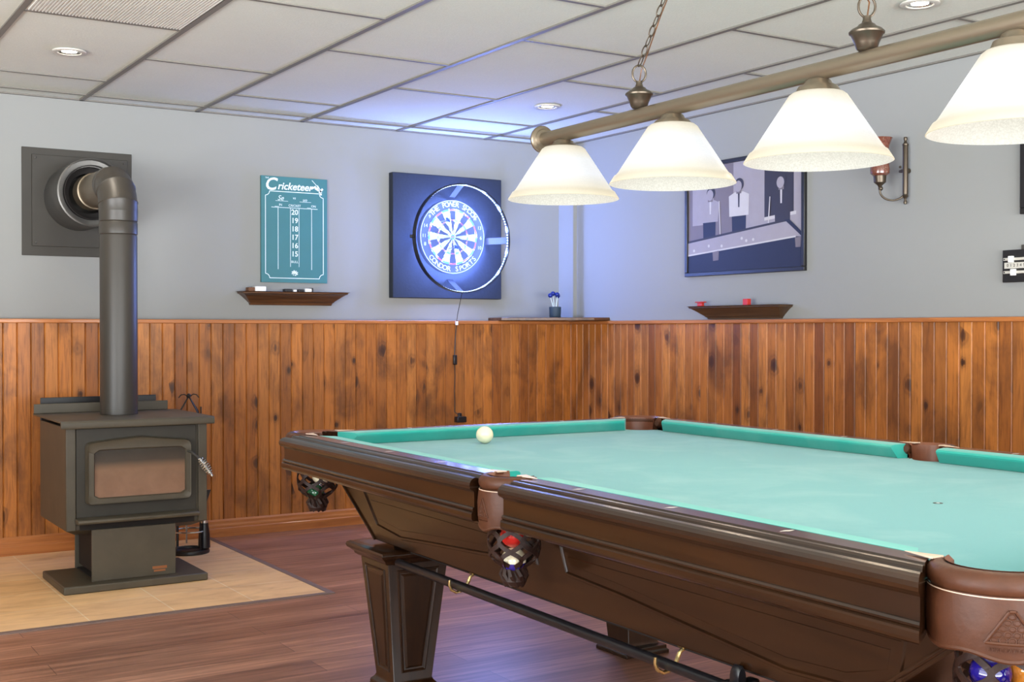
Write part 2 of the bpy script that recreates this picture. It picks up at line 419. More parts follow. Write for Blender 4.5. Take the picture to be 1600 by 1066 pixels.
def wainscot(name, length, n, mat):
    b = MB(); P = .066
    prof = []
    for k in range(n):
        x = -k*P
        prof += [(x, .006), (x-.0045, 0), (x-P+.0045, 0)]
    prof.append((-n*P, .006))
    loops = [[(x, y, z) for x, y in prof] for z in (.0, CAP0)]
    b.loft(loops, closed=False, caps=False)
    return b.build(name, mat, smooth=False)
o = struct(wainscot('trim_2', 7.2, 109, M['pine']), 'knotty pine wainscot boards below the dartboard wall'); o.location = (-.003, -TA, 0)
o = struct(wainscot('trim_3', 9.5, 144, M['pine']), 'knotty pine wainscot boards along the right wall'); o.location = (-.012, -9.49, 0); o.rotation_euler = (0, 0, R(-90))
for v in o.data.vertices: pass
b = MB(); b.box((XL, -TA-.012, CAP0), (-.0, 0, CAP1))
struct(b.build('trim_4', M['pinetrim'], bevel=.004), 'thin pine cap rail along the dartboard wall')
b = MB(); b.box((-.027, YF, CAP0), (0, -TA-.012, CAP1))
cy = stained('pine_trim_y', srgb(150, 88, 42), srgb(192, 122, 66), .38, .2, 1)
struct(b.build('trim_5', cy, bevel=.004), 'thin pine cap rail along the right wall')
bp = [(0, 0), (-.016, 0), (-.016, .046), (-.013, .050), (-.013, .062), (-.010, .072), (-.010, .086), (-.004, .095), (0, .095)]
b = MB(); b.prism([(-TA+p, z) for p, z in bp], 0, XL, -.012); struct(b.build('baseboard_back', M['pinetrim'], smooth=False), 'moulded pine baseboard under the dartboard wall')
b = MB(); b.prism([(-.012+p, z) for p, z in bp], 1, YF, -TA); struct(b.build('baseboard_right', cy, smooth=False))
b = MB(); b.box((-.028, -.165, CAP1), (0, 0, H)); struct(b.build('trim_6', M['paint'], smooth=False), 'narrow white boxed chase in the room corner')
# hearth
b = MB(); b.box((-5.6, -1.733, 0), (-2.415, -TA-.001, .003)); struct(b.build('floor_hearth', M['hearth'], smooth=False), 'beige tile hearth set into the floor under the stove')
b = MB(); b.box((-2.415, -1.763, 0), (-2.387, -TA-.016, .005)); b.box((-5.6, -1.763, 0), (-2.415, -1.733, .005))
struct(b.build('trim_7', M['edge'], smooth=False), 'grey brown edge strip around the hearth tiles')

# ------------------------------------------------------------------ ceiling fittings
def downlight(x, y, label, on=True):
    t = thing('recessed_downlight', label, 'ceiling light', (x, y, H), group='recessed downlights in the tiled ceiling')
    b = MB(); b.lathe([(.046, .0), (.050, -.004), (.064, -.005), (.070, -.002), (.070, .004), (.046, .004), (.046, 0)], n=36, caps=False); b.build('trim_ring', M['trimwhite'], t)
    b = MB(); b.lathe([(.046, -.001), (.030, .004)], n=30, caps=False); b.build('reflector', M['chrome'], t)
    b = MB(); b.lathe([(.0315, .001), (.001, .0005)], n=24); b.build('lens', M['lamp'], t)
    l = bpy.data.lights.new('downlight', 'SPOT'); l.energy = SPOTW; l.color = WARM2; l.spot_size = R(150); l.spot_blend = .9; l.shadow_soft_size = .05
    o = bpy.data.objects.new('downlight_bulb', l); o.location = (0, 0, -.02); o.parent = t; COL.objects.link(o)
WARM2 = (1.0, .88, .72)
downlight(-3.336, -1.133, 'small round recessed downlight in ceiling above the wood stove')
downlight(-.888, -1.152, 'small round recessed downlight in ceiling near the room corner beyond the billiard light')
downlight(-.881, -3.585, 'small round recessed downlight in ceiling above the billiard light bar')
for x, y, l in ((-5.6, -1.14, 'left of the wood stove'), (-3.34, -6.2, 'behind the pool table'), (-.88, -6.1, 'by the right wall near the table foot'), (-5.7, -3.6, 'over the open floor left'), (-5.7, -6.2, 'over the floor beside the viewer'), (-3.34, -8.5, 'near the added far openings'), (-.88, -8.5, 'in the corner behind the table')):  # further downlights added out of view to fill the room with light
    downlight(x, y, 'small round unseen downlight added for fill light, in ceiling ' + l)
t = thing('ceiling_grille', 'white ribbed rectangular panel lying in the ceiling grid, upper left corner', 'ceiling panel', (-3.338, -2.34, H))
b = MB(); b.box((-.290, -.575, .003), (.290, .575, .007))
b.build('panel', M['grille'], t, smooth=False)
b = MB()
for k in range(48): x = -.283+k*.012; b.box((x, -.57, -.001), (x+.005, .57, .003))
s_ = b.build('slat', M['grille'], t, smooth=False)

# ------------------------------------------------------------------ wood stove
t = thing('wood_stove', 'dark grey cast iron wood stove with glass door and pedestal on tile hearth', 'stove', (-3.07, -.98, .003))
b = wmb(t); b.box((-3.383, -1.212, .003), (-2.760, -.775, .037)); b.build('base_plate', M['iron'], t, bevel=.006)
b = wmb(t)                                # hollow pedestal with an open left side
b.box((-3.253, -1.150, .037), (-2.888, -1.138, .262)); b.box((-3.243, -.79, .037), (-2.888, -.778, .262)); b.box((-2.90, -1.138, .037), (-2.888, -.79, .262))
b.build('pedestal', M['iron'], t, bevel=.002)
b = wmb(t); b.box((-3.235, -1.137, .0375), (-2.905, -.79, .042)); b.box((-3.228, -1.137, .060), (-3.06, -.80, .262)); b.build('ash_shelf_shade_block', M['slot'], t)  # shelf plus a near-black block that paints the shade inside the hollow
b = wmb(t)
b.box((-2.992, -1.1515, .066), (-2.928, -1.150, .078)); b.box((-2.986, -1.1515, .054), (-2.935, -1.150, .062))
b.build('etched_plate', M['orange'], t)['label'] = 'faded orange label plate'
b = wmb(t)                                # firebox with chamfered lower front and left edges
X0, X1, Y0, Y1 = -3.357, -2.742, -1.130, -.60
def ringz(x0, x1, y0, y1, z): return [(x0,y0,z),(x1,y0,z),(x1,y1,z),(x0,y1,z)]
b.loft([ringz(X0+.05, X1-.05, Y0+.06, Y1-.03, .235), ringz(X0, X1, Y0, Y1, .262), ringz(X0, X1, Y0, Y1, .708)])
b.build('firebox', M['iron'], t, bevel=.004)
b = wmb(t)                                # recessed front between the two corner columns
b.box((-3.315, Y0-.006, .285), (-2.79, Y0, .700)); b.build('front_plate', M['irondark'], t, bevel=.002)
b = wmb(t); b.box((-3.357, Y0-.013, .262), (-3.317, Y0, .708)); b.build('corner_column', M['iron'], t, bevel=.003)
b = wmb(t); b.box((-2.782, Y0-.013, .262), (-2.742, Y0, .708)); b.build('corner_column', M['iron'], t, bevel=.003)
b = wmb(t)                                # top plate: flat with turned down front lip and clipped corners
prof = [(-1.175, .703), (-1.178, .710), (-1.176, .730), (-1.168, .737), (-.58, .737), (-.58, .729), (-1.16, .727), (-1.165, .703)]
b.prism(prof, 0, -3.384, -2.716); b.build('top_plate', M['iron'], t, bevel=.003)
b = wmb(t); b.box((-3.384, -.60, .737), (-2.76, -.594, .782)); b.build('back_ledge', M['iron'], t, bevel=.012, seg=3)
b = wmb(t); b.box((-3.336, -.50, .27), (-2.79, -.494, .806)); b.build('heat_shield', M['black'], t, bevel=.005)
for x_ in (-3.33, -2.87): b = wmb(t); b.box((x_, -.594, .42), (x_+.04, -.50, .46)); b.build('shield_spacer', M['black'], t)
b = wmb(t)                                # ash lip
b.prism([(-1.143, .290), (-1.205, .296), (-1.209, .306), (-1.205, .313), (-1.143, .318)], 0, -3.322, -2.795); b.build('ash_lip', M['iron'], t, bevel=.003)
b = wmb(t); b.box((-3.30, -1.140, .262), (-2.80, -1.133, .290)); b.build('lower_slot', M['slot'], t)
# door: arched frame, glass, handle
dY = -1.172; cxd = -3.047
outer = [(-3.278, .372), (-2.822, .372), (-2.822, .636), (-2.93, .648), (cxd, .661), (-3.17, .652), (-3.278, .640)]
def roundpoly(poly, r, n=4):
    out = []
    for i, p in enumerate(poly):
        a = Vector(poly[i-1]); p = Vector(p); c = Vector(poly[(i+1) % len(poly)])
        d1 = (a-p).normalized(); d2 = (c-p).normalized()
        if d1.dot(d2) < -.9: out.append(tuple(p)); continue
        for k in range(n+1):
            f = k/n; q = p + d1*r*(1-f)**2 + d2*r*f**2; out.append(tuple(q))
    return out
inner = [(-3.222, .400), (-2.868, .400), (-2.848, .412), (-2.848, .592), (-2.872, .606), (-3.222, .606), (-3.244, .592), (-3.244, .412)]
O = roundpoly(outer, .022); 
def resample(poly, n):
    P = [Vector(p) for p in poly]; L = []; tot = 0
    for i in range(len(P)): L.append(tot); tot += (P[(i+1) % len(P)]-P[i]).length
    out = []
    for k in range(n):
        s = tot*k/n; i = max(j for j in range(len(P)) if L[j] <= s+1e-9); e = (P[(i+1) % len(P)]-P[i]); out.append(tuple(P[i]+e*((s-L[i])/max(e.length, 1e-9))))
    return out
def frame_loops(b, outer, inner, levels, n=96):
    c = Vector((sum(p[0] for p in outer)/len(outer), sum(p[1] for p in outer)/len(outer)))
    def ray(poly, a):
        d = Vector((math.cos(a), math.sin(a))); best = None
        for i in range(len(poly)):
            p = Vector(poly[i])-c; q = Vector(poly[(i+1) % len(poly)])-c; e = q-p
            den = d.x*e.y-d.y*e.x
            if abs(den) < 1e-12: continue
            tt = (p.x*e.y-p.y*e.x)/den; u = (p.x*d.y-p.y*d.x)/den
            if tt > 0 and -1e-6 <= u <= 1+1e-6 and (best is None or tt < best): best = tt
        return c+d*best
    angs = sorted(set([2*PI*k/n for k in range(n)]+[math.atan2(p[1]-c.y, p[0]-c.x) % (2*PI) for p in list(outer)+list(inner)]))
    loops = []
    for f, y in levels:
        loops.append([(lambda o_, i_: (o_.x*(1-f)+i_.x*f, y, o_.y*(1-f)+i_.y*f))(ray(outer, a), ray(inner, a)) for a in angs])
    b.loft(loops, caps=False)
b = wmb(t)
frame_loops(b, O, inner, [(0, -1.136), (0, -1.166), (.10, dY-.004), (.25, dY), (.88, dY), (1, dY+.006), (1, -1.150)])
d = b.build('door', M['iron'], t)
b = MB(); b.T = wmb(t).T; b.box((-3.25, -1.156, .392), (-2.842, -1.150, .612))
b.T = Matrix.Identity(4); gp = MB(); gp.box((-3.25, -1.157, .395), (-2.842, -1.150, .610))
g = gp.build('glass', M['fireglass']); g.parent = d; g.location = (3.07, .98, -.003)
b = wmb(t); b.tube([(-2.838, -1.170, .585), (-2.828, -1.195, .580), (-2.80, -1.215, .553)], .0055, 10); hd = b.build('handle', M['irondark']); hd.parent = d
b = wmb(t); P0 = Vector((-2.800, -1.215, .553)); D = Vector((.052, -.022, -.082)); L_ = D.length; D.normalize(); u = D.orthogonal().normalized(); v = D.cross(u)
pts = []
for k in range(9*14+1):
    f = k/(9*14); a = 2*PI*9*f; rr = .005+.0150*math.sin(PI*min(1, f*1.08+.04))**.8 if f < .97 else .005
    pts.append(tuple(P0+D*L_*f+u*rr*math.cos(a)+v*rr*math.sin(a)))
b.tube(pts, .0027, 6); b.tube([tuple(P0), tuple(P0+D*L_)], .004, 8); cg = b.build('coil_grip', M['chrome']); cg.parent = d; cg['label'] = 'bright spiral wire grip'

# stove pipe: vertical flue, elbow, wall thimble
t = thing('stove_pipe', 'thick grey double wall stove pipe rising from the stove and elbowing into the wall', 'pipe', (-3.052, -.82, .738))
px, py = -3.052, -.82
b = wmb(t); b.lathe([(.084, .7385), (.084, 1.56), (.082, 1.566), (.086, 1.570), (.086, 1.620), (.082, 1.626), (.086, 1.630), (.087, 1.675)], (px, py, 0), 40, caps=False)
b.build('flue', M['pipe'], t)
b = wmb(t)
segs = []                                 # mitred elbow with visible seams
for k, a in enumerate((0, 30, 60, 90)): segs.append(a)
loops = []; rr = .087; Rb = .135
def ering(a, r, back=0):
    ca, sa = math.cos(R(a)), math.sin(R(a))
    cy_, cz_ = py+Rb-Rb*ca, 1.675+Rb*sa
    return [(px+r*math.cos(q), cy_+r*math.sin(q)*ca, cz_-r*math.sin(q)*sa) for q in [2*PI*i/40 for i in range(40)]]
for a in (0, 14, 15, 16, 30, 44, 45, 46, 60, 74, 75, 76, 90): loops.append(ering(a, rr*(1.03 if a in (15, 45, 75) else 1)))
b.loft(loops, caps=False); b.build('elbow', M['pipe'], t)
zc = 1.675+Rb
b = wmb(t); b.tube([(px, py+Rb, zc), (px, -.40, zc), (px, -.399, zc), (px, -.30, zc)], [.084, .084, .090, .090], 40); b.build('collar', M['bronze'], t)
t2 = thing('wall_thimble', 'wide galvanized cylinder mounted on a black wall plate around the stove pipe', 'pipe fitting', (-3.05, -.05, 1.5))
b = wmb(t2); b.box((-3.326, -.008, 1.507), (-2.775, -.001, 2.058)); b.build('wall_plate', M['irondark'], t2, bevel=.002)
b = wmb(t2); b.box((-3.279, -.020, 1.555), (-2.80, -.009, 2.022)); b.build('inner_plate', M['irondark'], t2, bevel=.002)
b = wmb(t2); n = 48
def yring(r, y): return [(px+r*math.cos(2*PI*i/n), y, zc+r*math.sin(2*PI*i/n)) for i in range(n)]
b.loft([yring(.170, -.020), yring(.170, -.335), yring(.163, -.337), yring(.162, -.30), yring(.130, -.298), yring(.128, -.03)], caps=False); b.build('outer_cylinder', M['galv'], t2)
b = wmb(t2); b.loft([yring(.160, -.26), yring(.10, -.26)], caps=False); b.loft([yring(.132, -.33), yring(.136, -.33), yring(.136, -.26), yring(.132, -.26)], caps=False); b.build('inner_ring', M['slot'], t2)
for x in (-3.262, -2.82):
    for z in (1.572, 2.005): b = wmb(t2); b.sphere((x, -.021, z), .005, 8, 6); b.build('screw', M['galv'], t2)

# fireplace tools
t = thing('fireplace_tool_stand', 'small black wire tool stand behind the right side of the stove', 'tool stand', (-2.625, -.50, .003))
tx, ty = -2.625, -.50
b = wmb(t); b.lathe([(.10, .003), (.102, .012), (.098, .022), (.078, .026), (.074, .020), (.074, .003)], (tx, ty, 0), 32, caps=False); b.lathe([(.001, .014), (.074, .014)], (tx, ty, 0), 32, caps=False); b.build('base', M['black'], t)
for k in range(4):
    a = R(25+90*k); b = wmb(t)
    P = [(tx+r*math.cos(a), ty+r*math.sin(a), z) for r, z in ((.006, .785), (.03, .755), (.062, .715), (.078, .66), (.080, .45), (.080, .06), (.082, .02))]
    b.tube(P, .0035, 6); b.build('rod', M['black'], t)
b = wmb(t)
for k in range(4):
    a = R(-10+90*k); P = [(tx+r*math.cos(a), ty+r*math.sin(a), z) for r, z in ((.004, .790), (.022, .803), (.038, .800), (.050, .785))]
    b.tube(P, .003, 6)
b.build('hook', M['black'], t)
b = wmb(t); b.sphere((tx, ty, .795), .012, 12, 8); b.build('finial', M['black'], t)
b = wmb(t); b.tube(arc((tx, ty, .115), .083, 0, 2*PI, 28)[:-1], .004, 6, closed=True); b.build('lower_hoop', M['chrome'], t)
t = thing('hearth_shovel', 'black metal ash shovel hanging on the tool stand', 'shovel', (-2.56, -.52, .30))
b = wmb(t); b.prism([(-2.585, .318), (-2.522, .318), (-2.560, .215), (-2.585, .20)], 1, -.535, -.525); b.build('blade', M['plastic'], t, bevel=.002)
b = wmb(t); b.tube([(-2.575, -.53, .31), (-2.572, -.53, .74)], .004, 8); b.build('handle', M['black'], t)
t = thing('hearth_brush', 'dark hearth brush with pale collar standing in the tool stand base', 'brush', (-2.562, -.53, .03))
b = wmb(t); b.lathe([(.030, .03), (.028, .10), (.020, .155)], (-2.562, -.545, 0), 16); b.build('bristles', M['plastic'], t)
b = wmb(t); b.lathe([(.021, .155), (.021, .168)], (-2.562, -.545, 0), 16); b.build('ferrule', M['chrome'], t)
b = wmb(t); b.cyl((-2.562, -.545, .168), (-2.562, -.545, .60), .005, n=8); b.build('handle', M['black'], t)
t = thing('hearth_poker', 'bright straight poker hanging between the stove and tool stand', 'poker', (-2.66, -.53, .05))
b = wmb(t); b.tube([(-2.652, -.545, .06), (-2.652, -.545, .60)], .005, 8); b.build('shaft', M['chrome'], t)
b = wmb(t); b.tube([(-2.652, -.545, .60), (-2.652, -.545, .72)], .008, 8); b.build('handle', M['black'], t)

# ------------------------------------------------------------------ things on the dartboard wall
BX = -.869; BZ = 1.692
t = thing('score_board', 'green rectangular cricket score board with white lettering hanging above small shelf', 'score board', (-1.86, -.006, 1.396))
b = MB(); b.T = Matrix.Translation((0, 0, 0)); b.box((-.20, -.010, 0), (.20, .004, .600)); bd = b.build('board', M['green'], t, bevel=.001)
def onwall(x, z, y=-.0107): return Matrix.Translation((x, y, z)) @ Matrix.Rotation(PI/2, 4, 'X')
b = MB(); sh = Matrix.Shear('XY', 4, (0, 0))
b.text('C', .098, onwall(-.146, .552), .0003, shear=.22, bold=.002)
b.text('ricketeer', .057, onwall(.002, .545), .0003, shear=.25, bold=.0012)
b.text('THE', .012, onwall(-.165, .588), .0003)
b.text('CRICKET', .0185, onwall(0, .438), .0003)
b.text('IN', .018, onwall(-.085, .440), .0003); b.text('ON', .018, onwall(.115, .440), .0003)
b.text('Se', .040, onwall(-.085, .478), .0003, shear=.3); b.text('vs', .022, onwall(-.003, .482), .0003, shear=.2); b.text('uo', .026, onwall(.062, .474), .0003, shear=.2)
for k, n_ in enumerate(('20', '19', '18', '17', '16', '15')): b.text(n_, .042, onwall(0, .400-k*.0475), .0003, bold=.0006)
b.text('BULL', .019, onwall(0, .118), .0003)
def bar(b, x0, z0, x1, z1, w_=.0028, y=-.0105):
    d = Vector((x1-x0, z1-z0)).normalized()*w_/2; p = (-d.y, d.x)
    b.add([(x0+p[0], y-.0004, z0+p[1]), (x1+p[0], y-.0004, z1+p[1]), (x1-p[0], y-.0004, z1-p[1]), (x0-p[0], y-.0004, z0-p[1])], [(0, 3, 2, 1)])
fx0, fx1, fz0, fz1 = -.175, .175, .025, .515
c_ = .034
for (x0, z0, x1, z1) in ((fx0+c_, fz1, fx1-c_, fz1), (fx0+c_, fz0, fx1-c_, fz0), (fx0, fz0+c_, fx0, fz1-c_), (fx1, fz0+c_, fx1, fz1-c_)): bar(b, x0, z0, x1, z1, .004)
for sx, sz, a0 in ((fx0, fz1, -90), (fx1, fz1, 180), (fx1, fz0, 90), (fx0, fz0, 0)):
    P = [(sx+c_*.72*math.cos(R(a0+90*k/6)), sz+c_*.72*math.sin(R(a0+90*k/6))) for k in range(7)]
    for p_, q_ in zip(P, P[1:]): bar(b, *p_, *q_, .004)
    for p_ in (P[0], P[-1]): bar(b, p_[0], p_[1], sx+(c_ if abs(p_[0]-sx) > .01 else 0)*(1 if p_[0] > sx else -1), sz+(c_ if abs(p_[1]-sz) > .01 else 0)*(1 if p_[1] > sz else -1), .004)
bar(b, -.140, .425, .140, .425); 
for x in (-.100, .103): bar(b, x, .425, x, .075, .003)
for x in (-.026, .026): bar(b, x, .425, x, .09, .0025)
for x0, x1 in ((-.12, -.095), (.075, .10)): bar(b, x0, .430, x1, .430, .002)
for x0, x1 in ((-.115, -.04), (.03, .10)): bar(b, x0, .462, x1, .462, .002)
for k in range(8):                                  # small seal near the bottom, darts motif at the top right
    a = R(k*45); bar(b, .012*math.cos(a), .055+.012*math.sin(a), .020*math.cos(a+.4), .055+.014*math.sin(a+.4), .006)
bar(b, -.012, .055, .012, .055, .010); bar(b, -.010, .062, .010, .062, .006)
for (x0, z0, x1, z1, w_) in ((.105, .590, .135, .560, .003), (.125, .548, .150, .535, .016), (.138, .562, .165, .520, .008), (.150, .520, .172, .545, .012), (.150, .512, .166, .512, .010), (.100, .540, .130, .556, .010)): bar(b, x0, z0, x1, z1, w_)
b.build('lettering', M['chalk'], t, smooth=False)['label'] = 'white printed lettering and border lines'

def crown_shelf(name, label, loc, rz, W, D, hgt, mat):       # moulded ledge with returns; local x along the wall, -y outward, z=0 top
    t = thing(name, label, 'wall shelf', loc, rz)
    prof = [(0, 0), (-.006, 0), (-.010, -.004), (-.010, -.010), (-.018, -.014), (-.030, -.024), (-.046, -.040), (-.058, -.052), (-.062, -.058), (-.066, -.060), (-.070, -hgt)]
    loops = []
    for ins, z in prof:
        i_ = -ins*(W*.07/.07 and 1.05)
        i_ = -ins
        x0, x1, y0 = -W/2+i_*1.15, W/2-i_*1.15, -D+i_*(D/.085)
        y0 = min(y0, -.015)
        loops.append([(x0, y0, z), (x1, y0, z), (x1, 0, z), (x0, 0, z)])
    b = MB(); b.loft(loops); b.build('ledge', mat, t, bevel=.001)
    return t
crown_shelf('wall_shelf', 'small dark brown moulded ledge shelf under the green score board', (-1.881, 0, 1.341), 0, .650, .115, .074, M['walnut'])
crown_shelf('wall_shelf', 'small dark grey brown moulded ledge shelf under the framed picture on the right wall', (0, -1.725, 1.256), R(-90), .715, .115, .070, M['walnutg'])
# items on the shelves
t = thing('board_eraser', 'white block eraser with brown felt end on the score board shelf', 'eraser', (-2.12, -.07, 1.341))
b = MB(); b.box((-.005, -.025, 0), (.060, .025, .028)); b.build('body', M['white'], t, bevel=.004)
b = MB(); b.box((-.042, -.025, 0), (-.005, .025, .022)); b.build('felt', M['felt'], t, bevel=.003)
def smallbox(name, label, cat, loc, sz, mat, group=None, bevel=.002):
    b = MB(); b.box((-sz[0]/2, -sz[1]/2, 0), (sz[0]/2, sz[1]/2, sz[2])); o = b.build(name, mat, bevel=bevel); o.location = loc; return tag(o, label, cat, group)
smallbox('dart_case', 'small black dart case left on the score board shelf, nearest its middle', 'case', (-1.925, -.07, 1.341), (.045, .04, .017), M['plastic'])
smallbox('marker_cap', 'tiny white cap lying between two black cases on the score board shelf', 'cap', (-1.885, -.075, 1.341), (.020, .02, .013), M['white'])
smallbox('dart_case', 'small black dart case to the right of the tiny white cap on the shelf', 'case', (-1.85, -.07, 1.341), (.035, .04, .015), M['plastic'])
t = thing('dart_box', 'small white and black box at the right of the items on the score board shelf', 'box', (-1.805, -.07, 1.341))
b = MB(); b.box((-.022, -.02, 0), (.018, .02, .020)); b.build('body', M['white'], t, bevel=.002)
b = MB(); b.box((.018, -.022, 0), (.026, .022, .024)); b.build('end_cap', M['plastic'], t, bevel=.001)
t = thing('cue_chalk', 'little red topped chalk holder at the far left of the right wall shelf', 'chalk', (-.075, -1.450, 1.256))
b = MB(); b.box((-.010, -.018, 0), (.010, .018, .020)); b.build('cube', M['red'], t, bevel=.002)
b = MB(); b.box((-.014, -.032, .020), (.014, .032, .026)); b.build('top', M['red'], t, bevel=.002)
smallbox('cue_chalk', 'single small red chalk cube in the middle of the right wall shelf', 'chalk', (-.075, -1.815, 1.256), (.026, .036, .034), M['red'])

# dartboard surround
t = thing('dartboard_surround', 'square dark blue grey padded panel behind the dartboard', 'dartboard surround', (BX, 0, 1.318))
b = wmb(t); b.box((BX-.388, -.052, 1.318), (BX+.372, -.001, 2.066)); b.build('panel', M['surround'], t, bevel=.004)
t = thing('dartboard', 'round sisal dartboard with numbered outer ring on the dark square panel', 'dartboard', (BX, -.052, BZ))
RB = .2245
b = MB(); n = 60
def yr(r, y): return [(r*math.cos(2*PI*i/n), y, r*math.sin(2*PI*i/n)) for i in range(n)]
b.loft([yr(RB, 0), yr(RB, -.034), (yr(RB-.003, -.038))]); b.build('rim', M['sisalb'], t)
b = MB(); y = -.0385
def sector(b, r0, r1, a0, a1, k=3):
    vs = []
    for i in range(k+1):
        a = a0+(a1-a0)*i/k; vs += [(r0*math.sin(a), y, r0*math.cos(a)), (r1*math.sin(a), y, r1*math.cos(a))]
    b.add(vs, [(2*i, 2*i+2, 2*i+3, 2*i+1) for i in range(k)])
S = RB/.2255
for k in range(20):
    a0 = R(18*k-9); a1 = a0+R(18); blk = k % 2 == 0
    for r0, r1, m_ in ((.016, .099, 1 if blk else 0), (.099, .107, 2 if blk else 3), (.107, .160, 1 if blk else 0), (.160, .170, 2 if blk else 3)):
        b.mi = m_; sector(b, r0*S, r1*S, a0, a1)
b.mi = 3; sector(b, .0065, .016, 0, 2*PI, 24); b.mi = 2; sector(b, .0001, .0065, 0, 2*PI, 16)
b.mi = 1; sector(b, .170*S, .220*S, 0, 2*PI, 60); b.mi = 0; sector(b, .2185*S, .2235*S, 0, 2*PI, 60)
b.build('face', [M['sisalw'], M['sisalb'], M['sisalr'], M['sisalg']], t, smooth=False)
b = MB()
for r in (.0162, .0995, .1068, .1602, .1702): b.tube([(r*S*math.cos(2*PI*i/60), y-.001, r*S*math.sin(2*PI*i/60)) for i in range(60)], .0006, 4, closed=True)
for k in range(20): a = R(18*k+9); b.tube([(.016*math.sin(a), y-.001, .016*math.cos(a)), (.172*S*math.sin(a), y-.001, .172*S*math.cos(a))], .0006, 4)
b.build('wire_grid', M['chrome'], t)
b = MB()
def arctext(b, txt, r, mid, step, size, flip=False):
    for i, ch in enumerate(txt):
        a = R(mid)+(i-(len(txt)-1)/2)*R(step)*(-1 if flip else 1)
        if ch == ' ': continue
        Rm = Matrix.Rotation(a+(PI if flip else 0), 4, 'Y')
        T_ = Matrix.Translation((r*math.sin(a), y-.0012, r*math.cos(a))) @ Rm @ Matrix.Rotation(PI/2, 4, 'X')
        b.text(ch, size, T_, .0004, bold=.0006)
arctext(b, 'THE POWER SHOCK', .197, 2, 6.9, .043)
arctext(b, 'CONDOR SPORTS', .197, 180, 8.2, .043, True)
for txt, k in (('4', 3), ('13', 4), ('6', 5), ('10', 6), ('8', 14.2), ('11', 15), ('14', 16), ('9', 17)):
    a = R(18*k); b.text(txt, .030, Matrix.Translation((.197*math.sin(a), y-.0012, .197*math.cos(a))) @ Matrix.Rotation(PI/2, 4, 'X'), .0004)
b.build('lettering', M['sisalw'], t, smooth=False)['label'] = 'white numbers and arched lettering'
for (dx, dz, l) in ((-.10, .085, 'dart stuck in the upper left of the dartboard, dark flights'), (-.045, -.075, 'dart stuck in the dartboard below its centre, left side')):
    t3 = thing('dart', l, 'dart', (BX+dx, -.092, BZ+dz))
    b = MB(); b.tube([(0, 0, 0), (.0, -.025, .001), (0, -.03, .001), (0, -.072, .003), (0, -.077, .003), (0, -.115, .005)], [.0009, .0012, .0032, .0032, .0022, .0018], 8); b.build('barrel', M['chrome'], t3)
    b = MB()
    for q in range(4):
        a = R(45+90*q); c, s_ = math.cos(a), math.sin(a)
        b.loft([[(0, -.098, .004), (0, -.130, .006), (.016*c, -.132, .006+.016*s_), (.016*c, -.112, .005+.016*s_)], [(.0006*s_, -.098, .0046), (.0006*s_, -.130, .0066), (.016*c+.0006*s_, -.132, .0066+.016*s_), (.016*c+.0006*s_, -.112, .0056+.016*s_)]])
    b.build('flight', M['bluep'], t3, smooth=False)

# ring light on brackets round the board
RX, RZ_, RR = -.868, 1.676, .322
t = thing('dartboard_ring_light', 'black ring lamp with cool blue led strip standing off around the dartboard', 'ring light', (RX, -.052, RZ_))
y0, y1 = -.188, -.222
b = MB(); n = 96; oy = .052
def yrr(r, y): return [(r*math.cos(2*PI*i/n), y+oy, r*math.sin(2*PI*i/n)) for i in range(n)]
b.loft([yrr(RR, y0), yrr(RR+.006, y0), yrr(RR+.006, y1), yrr(RR, y1)], caps=False, ring=True); b.build('hoop', M['plastic'], t)
b = MB()
for k in range(120):
    a = 2*PI*k/120; T_ = Matrix.Rotation(a, 4, 'Y'); b.T = Matrix.Translation((0, oy, 0)) @ T_
    b.box((-.0045, (y0+y1)/2-.004, RR-.004), (.0045, (y0+y1)/2+.004, RR-.001))
b.build('led_strip', M['led'], t, smooth=False)
for k in range(4):
    a = R(90*k); b = MB(); b.T = Matrix.Translation((0, oy, 0)) @ Matrix.Rotation(a, 4, 'Y')
    b.loft([[(-.020, -.040, .225), (.020, -.040, .225), (.020, -.043, .225), (-.020, -.043, .225)], [(-.020, -.053, .245), (.020, -.053, .245), (.020, -.056, .245), (-.020, -.056, .245)],
            [(-.020, y0, RR-.001), (.020, y0, RR-.001), (.020, y0-.003, RR-.002), (-.020, y0-.003, RR-.002)]])
    b.build('bracket', M['clear'], t)
b = MB(); b.box((-RR-.028, y0+oy-.03, -.010), (-RR-.006, y0+oy-.008, .010)); b.build('joint_clip', M['plastic'], t, bevel=.002)
b = wmb(t)
P = [(RX, -.20, RZ_-RR-.004), (RX+.012, -.16, 1.30), (RX+.010, -.13, 1.22), (RX+.003, -.131, 1.17)]
b.tube(P, .002, 6); b.tube([(RX+.003, -.131, 1.17), (RX+.001, -.121, 1.10), (RX-.002, -.114, .99), (RX-.004, -.116, .97)], .003, 6)
b.tube([(RX-.004, -.116, .92), (RX+.002, -.113, .85), (RX-.003, -.113, .76), (RX, -.113, .68), (RX-.002, -.113, .63), (-.845, -.14, .60)], .0022, 6); b.build('cable', M['plastic'], t)
b = wmb(t); b.box((RX-.002, -.136, 1.155), (RX+.012, -.122, 1.178)); b.build('connector', M['white'], t, bevel=.002)
b = wmb(t); b.box((RX-.014, -.128, .915), (RX+.010, -.110, .975)); b.build('inline_switch', M['plastic'], t, bevel=.005)
b = wmb(t); b.box((-.870, -.150, .565), (-.805, -.109, .60)); b.box((-.852, -.135, .60), (-.83, -.118, .622)); b.build('power_adapter', M['plastic'], t, bevel=.004)
